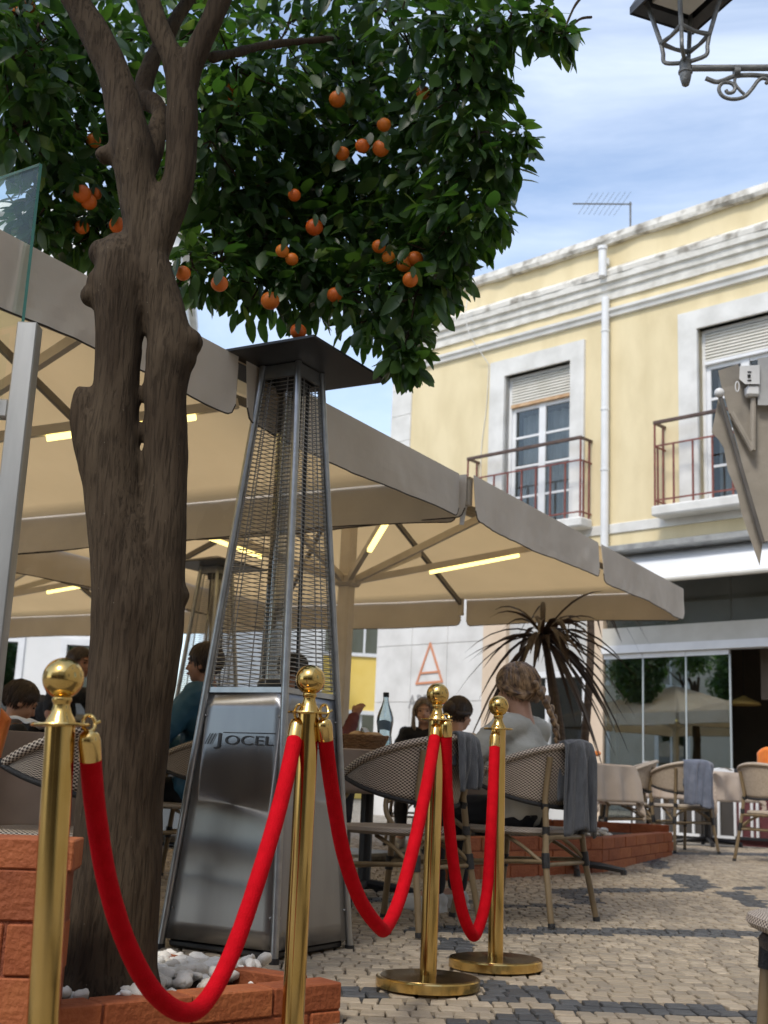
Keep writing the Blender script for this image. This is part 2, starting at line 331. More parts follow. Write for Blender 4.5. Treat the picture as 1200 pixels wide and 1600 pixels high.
HAIRM = pm('ash_hair', (.13, .10, .075), (.22, .175, .135), 40, .5)
SAGE = pm('pale_grey_sweater', (.44, .43, .38), (.52, .51, .46), 6, .9, bump=.2, bscale=120)
BLACKC = pm('black_cloth', (.008, .009, .013), (.016, .017, .022), 10, .85)
BLUEC = pm('blue_jacket', (.018, .085, .15), (.03, .115, .19), 10, .6)
MAROON = pm('maroon_cloth', (.10, .026, .03), (.14, .04, .042), 10, .85)
CREAMC = pm('cream_cloth', (.52, .45, .38), (.58, .51, .44), 10, .85)
SHOEM = pm('pale_sole', (.55, .55, .54), rough=.7)
IRON = pm('grey_iron', (.12, .12, .118), (.20, .20, .19), 18, .5, .4, bump=.2, bscale=60)
IRONK = pm('black_iron', (.02, .02, .022), rough=.5)
DIFF = pm('milky_lamp_cover', (.55, .53, .47), (.62, .60, .54), 6, .5)
TAUPE = pm('taupe_canvas', (.38, .34, .28), (.46, .41, .345), 4, .85, bump=.35, bscale=14, trans=(.2, .4, .33, .24))
PALML = pm('purple_brown_leaf', (.028, .019, .018), (.060, .042, .036), 12, .45, trans=(.12, .12, .07, .05))
PALMT = pm('cordyline_stem', (.09, .062, .045), (.15, .11, .08), 20, .85, bump=.5, stretch=(1, 1, 3))
PLANTER_IN = SOIL
HOUSEW = pm('white_house_wall', (.74, .73, .70), (.82, .81, .78), 1.2, .85)
HOUSEY = pm('ochre_house_wall', (.78, .55, .12), (.84, .62, .18), 1.2, .85)
HOUSEB = pm('cream_house_wall', (.52, .47, .38), (.60, .55, .46), 1.2, .85)
PANEB = glassm('sky_pane', (.8, .9, 1), .02, .35, clear=(.2, .25, .3))
ROOFT = pm('roof_tile', (.34, .16, .09), (.44, .23, .14), 8, .8)
# ================================================================== SETTING: ground
def cobble_mat():
    m = bpy.data.materials.new('far_cobbles'); m.use_nodes = True; t = m.node_tree; b = t.nodes['Principled BSDF']; b.inputs['Roughness'].default_value = .75
    tcn = t.nodes.new('ShaderNodeTexCoord'); vo = t.nodes.new('ShaderNodeTexVoronoi'); vo.inputs['Scale'].default_value = 12
    ve = t.nodes.new('ShaderNodeTexVoronoi'); ve.feature = 'DISTANCE_TO_EDGE'; ve.inputs['Scale'].default_value = 12
    rp = t.nodes.new('ShaderNodeValToRGB'); rp.color_ramp.elements[0].color = (.22, .19, .15, 1); rp.color_ramp.elements[1].color = (.42, .37, .29, 1)
    r2 = t.nodes.new('ShaderNodeValToRGB'); r2.color_ramp.elements[0].position = .02; r2.color_ramp.elements[1].position = .07; r2.color_ramp.elements[0].color = (.25, .25, .25, 1)
    mu = t.nodes.new('ShaderNodeMix'); mu.data_type = 'RGBA'; mu.blend_type = 'MULTIPLY'; mu.inputs[0].default_value = 1
    for n in (vo, ve): t.links.new(tcn.outputs['Object'], n.inputs['Vector'])
    t.links.new(vo.outputs['Color'], rp.inputs['Fac']); t.links.new(ve.outputs['Distance'], r2.inputs['Fac'])
    t.links.new(rp.outputs['Color'], mu.inputs[6]); t.links.new(r2.outputs['Color'], mu.inputs[7]); t.links.new(mu.outputs[2], b.inputs['Base Color'])
    bp = t.nodes.new('ShaderNodeBump'); bp.inputs['Strength'].default_value = .5; bp.inputs['Distance'].default_value = .01
    t.links.new(r2.outputs['Color'], bp.inputs['Height']); t.links.new(bp.outputs[0], b.inputs['Normal']); return m
ys = [-300, -20, 1.6, 1.7, 2.5, 3.2, 4, 6, 8, 11.0, 12.3, 12.32, 20, 60, 400]
def strip(x0, x1, yl, off):
    mb = MB()
    for a, b in zip(yl[:-1], yl[1:]): mb.add([(x0, a, gz(a) + off), (x1, a, gz(a) + off), (x1, b, gz(b) + off), (x0, b, gz(b) + off)], [(0, 1, 2, 3)])
    return mb
gnd = tag(strip(-300, 300, ys, -.02).build('ground', cobble_mat()), kind='structure')
bed = tag(strip(-2.2, 5.2, [1.75, 2.5, 3.2, 4, 6, 8, 11.0, 12.3, 12.32, 13.2], -.012).build('paving_bed', JOINT), kind='structure')
# dark basalt figures of the paving, given as areas of the ground
FIG = [[(683, 1464), (737, 1464), (768, 1500), (712, 1502)], [(748, 1532), (846, 1540), (858, 1558), (760, 1566)], [(785, 1572), (850, 1572), (882, 1602), (800, 1602)], [(846, 1556), (1205, 1578), (1205, 1596), (856, 1572)],
       [(536, 1543), (590, 1543), (590, 1558), (536, 1560)], [(640, 1446), (1205, 1454), (1205, 1465), (640, 1456)], [(838, 1540), (866, 1540), (874, 1556), (846, 1556)],
       [(860, 1388), (1106, 1387), (1106, 1393), (860, 1396)], [(1036, 1366), (1082, 1366), (1126, 1386), (1078, 1389)], [(1112, 1393), (1162, 1393), (1205, 1412), (1205, 1428)], [(1138, 1386), (1205, 1384), (1205, 1389), (1138, 1391)],
       [(1000, 1340), (1030, 1340), (1052, 1356), (1016, 1358)], [(872, 1394), (910, 1394), (944, 1412), (896, 1414)], [(790, 1412), (900, 1414), (900, 1419), (790, 1417)], [(1050, 1331), (1205, 1333), (1205, 1338), (1050, 1335)],
       [(560, 1402), (760, 1406), (760, 1414), (560, 1408)], [(700, 1590), (790, 1590), (800, 1620), (690, 1620)]]
def inpoly(x, y, P):
    c = False; j = len(P) - 1
    for i in range(len(P)):
        if (P[i][1] > y) != (P[j][1] > y) and x < (P[j][0] - P[i][0]) * (y - P[i][1]) / (P[j][1] - P[i][1]) + P[i][0]: c = not c
        j = i
    return c
FIGW = [[(g.x, g.y) for g in (ground(*p) for p in P)] for P in FIG]
def stone_mb(seed):
    rs = random.Random(seed); mb = MB(); j = lambda a: rs.uniform(-a, a)
    base = [(-.5, -.5), (.5, -.5), (.5, .5), (-.5, .5)]
    if seed % 3 == 0: base = [(-.5, -.48), (.05, -.5), (.5, -.42), (.48, .5), (-.46, .5)]
    p = [(x + j(.06), y + j(.06)) for x, y in base]; n = len(p)
    vs = [(x, y, -.02) for x, y in p] + [(x, y, -.003) for x, y in p] + [(x * .90 + j(.03), y * .90 + j(.03), .0012 + j(.001)) for x, y in p]
    fs = [(i, (i + 1) % n, (i + 1) % n + n, i + n) for i in range(n)] + [(i + n, (i + 1) % n + n, (i + 1) % n + 2 * n, i + 2 * n) for i in range(n)] + [list(range(2 * n, 3 * n))]
    mb.add(vs, fs); return mb
SV = [stone_mb(i) for i in range(9)]
SME = {}
def sme(i, m):
    if (i, m.name) not in SME: SME[(i, m.name)] = SV[i].mesh('cobble', m)
    return SME[(i, m.name)]
stones = []
y = 2.6
while y < 12.6:
    dep = .066 + .010 * random.random(); x = -1.6 + .07 * random.random()
    while x < 4.6:
        wd = random.uniform(.05, .078); xx = x + wd / 2; yy = y + .035 * xx + .02 * math.sin(xx * 1.7 + y) + .012 * math.sin(xx * 6 + y * 3)
        x += wd + .003
        if xx > .42 * yy + .8: continue
        bl = any(inpoly(xx + random.uniform(-.01, .01), yy, P) for P in FIGW)
        stones.append((xx, yy, wd - .003, dep - .003, bl, random.randrange(9), random.uniform(-.07, .07), random.uniform(-.0012, .0012), random.randrange(4)))
    y += dep
def vis(s):
    px, py, d = proj((s[0], s[1], gz(s[1]))); return d if (535 < px < 1205 and py < 1606) or (485 < px < 600 and 1500 < py < 1606) else 1e9
order = sorted(range(len(stones)), key=lambda i: vis(stones[i]))
near = set(order[:300]); lots = {}
for i, (x, y_, sw, sd_, bl, sv_, rz, dz, mi) in enumerate(stones):
    m = BASALT[mi % 2] if bl else LIME[mi]
    z = gz(y_) + dz
    if i in near: inst('cobble', sme(sv_, m), bed, (x, y_, z), (random.uniform(-.012, .012), random.uniform(-.012, .012), rz), (sw, sd_, 1))
    else:
        mb = lots.setdefault(m.name, (MB(), m))[0]; c, s = math.cos(rz), math.sin(rz)
        mb.add([(x + (a * sw) * c - (b * sd_) * s, y_ + (a * sw) * s + (b * sd_) * c, z + q) for a, b, q in SV[sv_].v], SV[sv_].f)
allm = MB(); mats = []; mi_of = []
for k, (mb, m) in lots.items():
    mats.append(m); mi_of += [len(mats) - 1] * len(mb.f); allm.add(mb.v, mb.f)
rest = allm.build('cobbles', mats, bed); rest['kind'] = 'stuff'
rest.data.polygons.foreach_set('material_index', mi_of)
# ================================================================== yellow building
FP0 = at(1000, 1292, 16.5); FANG = math.atan2(-.698, .716)
yb = thing('yellow_building', 'two storey pale yellow building with white trim, balconies and glazed shop front', 'building', (FP0.x, FP0.y, .085), FANG)
Z0 = .085
def zz(z): return z - Z0
def wall(mb, u0, u1, z0, z1, holes, y0=0., y1=.3):
    us = sorted({u0, u1, *[h[k] for h in holes for k in (0, 1)]}); zs = sorted({z0, z1, *[h[k] for h in holes for k in (2, 3)]})
    for a, b in zip(us[:-1], us[1:]):
        for c, d in zip(zs[:-1], zs[1:]):
            if not any(h[0] < (a + b) / 2 < h[1] and h[2] < (c + d) / 2 < h[3] for h in holes): mb.box(a, b, y0, y1, c, d)
    return mb
W1 = (-2.41, -1.16); W2 = (.95, 2.2); W3 = (4.3, 5.55); ZW0, ZW1 = zz(4.46), zz(6.93)
wall(MB(), -4.8, 8.5, zz(3.95), zz(8.05), [(*W1, ZW0, ZW1), (*W2, ZW0, ZW1), (*W3, ZW0, ZW1)]).build('upper_wall', YELLOW, yb)
MB().box(-4.8, 8.5, .02, .3, zz(8.05), zz(8.64)).build('parapet', YELLOW, yb)
MB().box(-4.8, -4.79, .3, 7, 0, zz(8.6)).box(8.49, 8.5, .3, 7, 0, zz(8.6)).box(-4.79, 8.49, 6.9, 7, 0, zz(8.6)).box(-4.79, 8.49, .31, 6.9, zz(8.5), zz(8.55)).build('rear_walls', YELLOW, yb)
q = MB()
for i in range(9): q.bbox(-4.86, -4.41, -.03, .3, zz(3.95) + i * .456, zz(3.95) + (i + 1) * .456 - .004, .006)
q.build('corner_pilaster', WHITER, yb)
def uneven(u0, u1, prof, mat, name, n=90, amp=.006):
    mb = MB(); m = len(prof)
    def fn(a, b):
        i = min(int(b * (m - 1) + .5), m - 1); yy, z = prof[i]; u = u0 + (u1 - u0) * a
        k = noise.noise((u * 3, z * 7, yy * 5)) * amp; return (u, yy + k, z + k * .8)
    mb.grid(fn, n, m - 1); return mb.build(name, mat, yb)
uneven(-4.9, 8.5, [(.02, zz(8.60)), (-.07, zz(8.60)), (-.09, zz(8.66)), (-.07, zz(8.76)), (.3, zz(8.78))], STAINED, 'coping', 160, .03)
uneven(-5.0, 8.6, [(.0, zz(7.72)), (-.035, zz(7.72)), (-.04, zz(7.84)), (-.075, zz(7.86)), (-.08, zz(7.95)), (-.12, zz(7.97)), (-.125, zz(8.12))], pm('cornice_moulding', (.58, .555, .49), (.76, .735, .67), 5, .85, bump=.3, bscale=20, detail=10), 'cornice', 160, .012)
uneven(-5.0, 8.6, [(-.13, zz(8.06)), (-.135, zz(8.13)), (-.11, zz(8.16)), (.03, zz(8.26))], STAINED, 'cornice_weathering', 160, .02)
uneven(-4.9, 8.5, [(.0, zz(7.43)), (-.05, zz(7.44)), (-.06, zz(7.49)), (-.09, zz(7.52)), (-.09, zz(7.56)), (0, zz(7.58))], WHITER, 'string_moulding', 60, .004)
MB().bbox(-4.41, 8.5, -.025, .02, zz(4.19), zz(4.33), .006).build('floor_band', WHITER, yb)
# window sets on the upper floor
def upper_window(u0, u1, lab=None):
    wd = u1 - u0; root = MB().box(u0 - .29, u0, -.05, .1, ZW0 - .05, ZW1 + .27).box(u1, u1 + .25, -.05, .1, ZW0 - .05, ZW1 + .27).box(u0, u1, -.05, .1, ZW1, ZW1 + .27).build('window', WHITER, yb)
    if lab: root['label'] = lab
    MB().box(u0, u0 + .05, .10, .2, ZW0, ZW1).box(u1 - .05, u1, .10, .2, ZW0, ZW1).box(u0 + .05, u1 - .05, .10, .2, ZW1 - .05, ZW1).build('frame', WHITEP, root)
    nsl = 9
    for i in range(nsl):
        z = ZW1 - .06 - (i + 1) * .045
        o = MB().add([(u0 + .06, .10, z), (u1 - .06, .10, z), (u1 - .06, .075, z + .006), (u0 + .06, .075, z + .006), (u0 + .06, .115, z + .042), (u1 - .06, .115, z + .042), (u1 - .06, .10, z + .044), (u0 + .06, .10, z + .044)], [(0, 1, 2, 3), (3, 2, 6, 7), (7, 6, 5, 4), (4, 5, 1, 0)]).build('shutter_slat', SHUT, root)
    zb = ZW1 - .06 - nsl * .045
    MB().box(u0 + .05, u1 - .05, .07, .14, zb - .05, zb - .005).build('shutter_rail', WOODT if u0 < 0 else WHITEP, root)
    um = (u0 + u1) / 2; zt = zb - .05
    fr = MB(); fr.box(u0 + .05, u0 + .11, .13, .17, ZW0, zt).box(u1 - .11, u1 - .05, .13, .17, ZW0, zt).box(um - .06, um + .06, .12, .17, ZW0, zt).box(u0 + .11, um - .06, .13, .17, zt - .06, zt).box(um + .06, u1 - .11, .13, .17, zt - .06, zt)
    hs = [ZW0, ZW0 + .5, ZW0 + .98, ZW0 + 1.45, zt - .06]
    for h in hs[:-1]: fr.box(u0 + .11, um - .06, .135, .165, h - .0, h + .035).box(um + .06, u1 - .11, .135, .165, h, h + .035)
    fr.build('sash', WHITEP, root)
    for a, b in ((u0 + .11, um - .06), (um + .06, u1 - .11)):
        for c, d in zip(hs[:-1], hs[1:]): MB().box(a, b, .148, .152, c + .035, d).build('pane', DARKGL, root)
    def cur(a, b): return (u0 + .12 + (wd - .24) * a, .32 + .03 * math.sin(a * 40), ZW0 + (zt - ZW0) * b * (.95))
    MB().grid(cur, 60, 2).build('curtain', CURT, root, smooth=True, solid=.004)
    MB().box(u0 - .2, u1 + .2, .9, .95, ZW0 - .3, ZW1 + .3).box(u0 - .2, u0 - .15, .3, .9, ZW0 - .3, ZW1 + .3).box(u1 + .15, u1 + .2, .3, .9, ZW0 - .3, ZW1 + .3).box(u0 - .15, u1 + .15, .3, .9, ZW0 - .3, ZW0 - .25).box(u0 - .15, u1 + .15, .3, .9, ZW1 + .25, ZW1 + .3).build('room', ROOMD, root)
upper_window(*W1, 'tall white framed window with worn wooden shutter rail'); upper_window(*W2); upper_window(*W3)
def balcony(u0, u1, lab):
    p = MB().bbox(u0 - .02, u1 + .02, -.32, -.02, zz(4.29), zz(4.43), .02).build('balcony', WHITER, yb); p['label'] = lab
    MB().bbox(u0, u1, -.295, -.255, zz(5.58), zz(5.63), .008).box(u0, u0 + .035, -.255, -.0, zz(5.585), zz(5.62)).box(u1 - .035, u1, -.255, -.0, zz(5.585), zz(5.62)).build('handrail', RAILD, p)
    MB().box(u0 + .01, u1 - .01, -.285, -.265, zz(5.26), zz(5.28)).box(u0 + .01, u1 - .01, -.285, -.265, zz(4.5), zz(4.52)).box(u0 + .01, u0 + .03, -.265, 0, zz(5.26), zz(5.28)).box(u1 - .03, u1 - .01, -.265, 0, zz(5.26), zz(5.28)).box(u0 + .01, u0 + .03, -.265, 0, zz(4.5), zz(4.52)).box(u1 - .03, u1 - .01, -.265, 0, zz(4.5), zz(4.52)).build('rail', RUST, p)
    n = 9; me = MB().box(-.011, .011, -.011, .011, zz(4.43), zz(5.262)).mesh('baluster', RUST)
    ml = MB().box(-.011, .011, -.011, .011, zz(4.43), zz(5.585)).mesh('corner_post', RUST)
    for i in range(n):
        u = u0 + .02 + (u1 - u0 - .04) * i / (n - 1); inst('corner_post' if i in (0, n - 1) else 'baluster', ml if i in (0, n - 1) else me, p, (u, -.275, 0))
    for u in (u0 + .02, u1 - .02):
        inst('baluster', me, p, (u, -.2, 0)); inst('corner_post', ml, p, (u, -.06, 0))
balcony(-2.93, -.78, 'rusty red balcony railing in front of the shuttered window'); balcony(.40, 2.75, 'brown balcony railing on a white slab'); balcony(3.9, 6.1, 'railing outside the last window')
pp = MB().tube([(-.51, -.09, zz(8.35)), (-.51, -.09, zz(8.26))], .06, 14).tube([(-.51, -.09, zz(7.74)), (-.51, -.09, zz(3.9))], .058, 14).build('drainpipe', WHITEP, yb, smooth=True)
MB().tube([(-.51, -.17, zz(8.48)), (-.51, -.17, zz(8.05))], .06, 14).tube([(-.51, -.17, zz(8.47)), (-.51, -.17, zz(8.52))], .075, 14).build('drainpipe_outlet', WHITEP, yb, smooth=True)
for z in (7.2, 6.0, 5.1): MB().tube([(-.51, -.09, zz(z)), (-.51, -.09, zz(z) + .03)], .066, 14).build('pipe_collar', WHITEP, yb, smooth=True)
MB().tube(catmull([(-2.75, -.02, zz(7.2)), (-2.95, -.3, zz(7.7)), (-3.0, -.32, zz(8.2)), (-2.98, -.1, zz(8.7))], 6), .008, 6).tube(catmull([(-2.75, -.02, zz(7.2)), (-2.78, -.02, zz(6.5)), (-2.86, -.02, zz(5.8)), (-2.85, -.02, zz(5.1))], 5), .006, 6).build('facade_cable', WHITER, yb)
# ground floor
gw = MB(); gw.box(-4.98, -2.72, .03, .3, 0, zz(3.95)).build('marble_backing', HOUSEB, yb)
mar = [(-4.98, -4.2), (-4.2, -3.45), (-3.45, -2.72)]
for (a, b) in mar:
    for c, d in ((0, .9), (.9, 1.8), (1.8, 2.7), (2.7, 3.86)): MB().bbox(a + .003, b - .003, -.01, .03, c + .003, d - .003, .004).build('marble_slab', MARBLE, yb)
lg = MB()
def bar2(mb, a, b, wd, y0=-.022, y1=-.0105):
    a = Vector((a[0], 0, a[1])); b = Vector((b[0], 0, b[1])); d = (b - a).normalized(); n = Vector((-d.z, 0, d.x)) * wd / 2; a = a - d * wd / 2; b = b + d * wd / 2
    P = [a + n, b + n, b - n, a - n]; mb.prism([(p.x, p.z) for p in P], y0, y1)
T, Lf, Rt = (-3.80, zz(2.79)), (-4.06, zz(2.17)), (-3.53, zz(2.19))
bar2(lg, T, Lf, .035); bar2(lg, T, Rt, .035, -.0235, -.0105); bar2(lg, Lf, Rt, .035, -.025, -.0105); bar2(lg, (-3.99, zz(2.33)), (-3.59, zz(2.345)), .03, -.0265, -.0105)
lg.build('triangle_emblem', COPPER, yb)
text_mesh('ARTEL', .30, 'sign_lettering', GREYL, yb, (-4.22, -.015, zz(1.79)), (R(90), 0, 0), .8, .004, spacing=1.05)
text_mesh('HA', .30, 'sign_lettering', GREYL, yb, (-4.42, -.015, zz(1.22)), (R(90), 0, 0), .8, .004, spacing=1.05)
for a_, b_, c_ in ((-2.72, -2.28, -.03), (-.84, -.57, -.03), (3.2, 3.6, -.03), (3.6, 8.5, 0)): MB().box(a_, b_, c_, .3, 0, zz(3.95)).build('ground_floor_pier', PEACH, yb)
for a_, b_ in ((0, zz(.75)), (zz(2.3), zz(3.95))): MB().box(-2.28, -.84, .05, .3, a_, b_).build('ground_floor_wall', pm('grey_render', (.5, .49, .46), (.58, .57, .54), 2, .85), yb)
swn = MB().box(-2.27, -2.19, .0, .2, zz(.76), zz(2.29)).box(-.93, -.85, .0, .2, zz(.76), zz(2.29)).box(-2.19, -.93, .0, .2, zz(.76), zz(.86)).box(-2.19, -.93, .0, .2, zz(2.2), zz(2.29)).box(-1.58, -1.52, .02, .18, zz(.86), zz(2.2)).build('window', WHITEP, yb)
swn['label'] = 'low white framed ground floor window behind the palm'
MB().box(-2.19, -1.58, .09, .1, zz(.86), zz(2.2)).build('pane', DARKGL, swn); MB().box(-1.52, -.93, .09, .1, zz(.86), zz(2.2)).build('pane', DARKGL, swn)
MB().box(-2.3, -.8, 1.2, 1.25, 0, zz(3)).build('room', ROOMD, swn)
# shop front
MB().box(-.56, 3.2, -.06, .12, zz(2.60), zz(2.84)).build('shop_beam', BEAM, yb)
MB().box(-.56, 3.2, -.09, .10, zz(2.49), zz(2.597)).build('glass_track', WHITEP, yb)
for i, (a, b) in enumerate([(-.56, .06), (.06, .71), (.71, 1.34)]):
    pn = MB().box(a + .012, b - .012, -.012, .0, zz(.28), zz(2.42)).build('glass_panel', SHOPGL, yb)
    MB().box(a + .004, b - .004, -.03, .02, zz(2.42), zz(2.485)).build('panel_rail', WHITEP, pn)
    MB().box(b - .012, b + .010, -.014, .004, zz(.28), zz(2.42)).build('panel_edge', pm('pale_glass_edge', (.42, .46, .46), rough=.3), pn)
    MB().box(a + .004, b - .004, -.03, .02, zz(.2), zz(.28)).build('panel_rail', WHITEP, pn)
for a, b in ((-.55, .4), (.4, 1.35), (1.35, 2.3), (2.3, 3.2)): MB().box(a + .01, b - .01, .03, .04, zz(2.845), zz(3.5)).build('transom_pane', DARKGL, yb)
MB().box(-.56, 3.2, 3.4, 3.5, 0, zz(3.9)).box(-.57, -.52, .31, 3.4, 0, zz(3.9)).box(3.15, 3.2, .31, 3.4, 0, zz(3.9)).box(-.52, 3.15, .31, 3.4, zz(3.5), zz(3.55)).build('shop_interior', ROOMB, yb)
MB().box(-.52, 3.15, .2, .22, zz(2.845), zz(3.49)).build('transom_lightening_panel', pm('lightening_panel_grey', (.30, .285, .25), (.36, .345, .31), 3, .8), yb)  # plain grey panel added behind the transom glass to lighten its near-black band
MB().box(-.5, 3.1, .32, 3.4, .0, .03).build('shop_floor', ROOMD, yb)
MB().box(1.5, 3.15, .5, .62, zz(1.88), zz(2.6)).build('hanging_blind', ROOMB, yb)
MB().box(1.5, 2.2, 1.0, 1.6, .03, zz(1.1)).build('shop_counter', ROOMD, yb)
MB().box(-.56, 1.34, -.25, .15, .0, zz(.2)).box(1.34, 3.2, -.25, .3, 0, zz(.16)).build('door_step', pm('grey_step', (.30, .29, .27), (.38, .37, .35), 5, .8), yb)
ln = MB().add([(-.56, .0, zz(4.02)), (3.6, .0, zz(4.02)), (3.6, -.35, zz(3.93)), (-.56, -.35, zz(3.93)), (-.56, .0, zz(3.86)), (3.6, .0, zz(3.86)), (3.6, -.35, zz(3.86)), (-.56, -.35, zz(3.86))], [(0, 1, 2, 3), (4, 7, 6, 5), (0, 3, 7, 4), (1, 5, 6, 2), (2, 6, 7, 3)]).build('lead_ledge', pm('lead_flashing', (.22, .22, .21), (.34, .34, .32), 6, .7), yb)
def aw(a, b):
    sag = .03 * math.sin(a * 17) * b; return (-.2 + 4.0 * a, -.03 - .75 * b, zz(3.85) - .52 * b - .05 * math.sin(b * 3.14) + sag * .3)
awn = MB().grid(aw, 30, 8).build('shop_awning', AWNW, yb, smooth=True, solid=.006)
MB().tube([(-.2, -.78, zz(3.31)), (3.8, -.78, zz(3.31))], .03, 8).build('awning_bar', BEAM, awn)
for i in range(2):
    u = (1.05, 1.95)[i]
    lp = thing('pendant_lamp', ['yellow disc pendant lamp behind the shop glass', 'yellow disc pendant lamp hanging in the dark doorway'][i], 'lamp', yb.matrix_world @ Vector((0, 0, 0)), FANG, 'pendant lamps in the shop')
    lp.location = Vector((FP0.x, FP0.y, .085)) + Matrix.Rotation(FANG, 3, 'Z') @ Vector((u, .9 if i == 0 else .75, zz(1.85 - .0 * i)))
    MB().lathe([(.02, .12), (.05, .1), (.21, .03), (.22, .0), (.21, -.005), (.01, .03)], 24).build('shade', pm('ochre_shade', (.66, .42, .12), rough=.5), lp, smooth=True)
    MB().tube([(0, 0, .1), (0, 0, zz(3.5) - zz(1.85))], .005, 6).build('cord', IRONK, lp)
# rooftop aerial
an = thing('roof_antenna', 'thin television aerial on a mast above the parapet', 'antenna', at(985, 349, 17.6) - Vector((0, 0, .35)), R(15))
b0 = an.location; top = at(986, 316, 17.6).z - b0.z
MB().tube([(0, 0, -.3), (0, 0, top)], .016, 8).build('mast', IRON, an)
lft = at(880, 337, 17.6) - b0
MB().tube([(.02, 0, top - .03), (-.98, 0.0, top - .20)], .013, 8).build('boom', IRON, an)
eb = MB()
for i in range(8): x = -.14 - i * .09; zb_ = top - .03 + .17 * x; eb.tube([(x + .05, -.2 + .008 * i, zb_ + .12), (x - .05, .2 - .008 * i, zb_ - .12)], .003, 5)
eb.build('aerial_elements', IRON, an)
# ================================================================== other houses
def house(name, label, p0, p1, depth, h, mat, rows, wcol, shop=False, room=None, group=None, roof=None, pane=PANEB, ww=.9, wh=1.5, z1=1.2, fl=3.0):
    p0 = Vector(p0); p1 = Vector(p1); d = p1 - p0; ln_ = d.length; root = thing(name, label, 'building', (p0.x, p0.y, gz(p0.y)), math.atan2(d.y, d.x), group)
    holes = []; n = wcol
    for r in range(rows):
        for i in range(n):
            c = ln_ * (i + .5) / n; z = z1 + r * fl
            if z + wh < h - .3: holes.append((c - ww / 2, c + ww / 2, z, z + wh))
    wall(MB(), 0, ln_, 0, h, holes, 0, .3).build('wall', mat, root)
    MB().box(0, .3, .301, depth, 0, h).box(ln_ - .3, ln_, .301, depth, 0, h).box(.301, ln_ - .301, depth - .3, depth, 0, h).build('rear_wall', mat, root)
    MB().box(-.15, ln_ + .15, -.2, depth + .1, h + .002, h + .25).build('roof', roof or WHITER, root)
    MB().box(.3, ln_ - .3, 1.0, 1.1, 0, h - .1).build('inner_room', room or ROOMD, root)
    if shop:
        MB().box(.2, ln_ - .2, -.12, -.05, .05, 2.9).build('shop_front', ROOMB, root); MB().box(.1, ln_ - .1, -.7, -.05, 2.9, 3.3).build('shop_canopy', ROOMD, root)
    for (a, b, c, e) in holes:
        f = MB().box(a - .12, a, -.04, .1, c - .1, e + .12).box(b, b + .12, -.04, .1, c - .1, e + .12).box(a, b, -.04, .1, e, e + .12).box(a, b, -.06, .1, c - .1, c).box((a + b) / 2 - .03, (a + b) / 2 + .03, .1, .15, c, e).build('window', WHITEP, root)
        MB().box(a, b, .12, .13, c, e).build('pane', pane, f)
    return root
house('white_building', 'tall white building with blue sky reflecting panes seen past the glass screen', (-14, 22.5, 0), (-4.5, 23.5, 0), 6, 11.5, HOUSEW, 4, 5, room=HOUSEW, wh=1.6, ww=1.0)
house('cream_house', 'pale cream house far behind the umbrella poles', (-4.3, 31, 0), (-1.4, 31.5, 0), 6, 5.2, HOUSEW, 1, 2, room=HOUSEW)
house('ochre_house', 'bright ochre yellow house far down the street', (-2.2, 36, 0), (2.6, 36.5, 0), 6, 6.2, HOUSEY, 2, 4, wh=1.2)
house('lane_house', 'plain cream house on the right that carries the lantern bracket', (2.75, 6.3, 0), (2.75, -9, 0), 6, 7.5, HOUSEB, 2, 5)
house('opposite_house', 'white house across the lane behind the viewer', (9, -8, 0), (-4, -8, 0), 6, 7.5, HOUSEB, 2, 5, shop=True)
house('opposite_house', 'ochre house across the lane behind the viewer', (-4.5, -9, 0), (-16, -7.5, 0), 6, 7.0, YELLOW, 2, 5, shop=True)
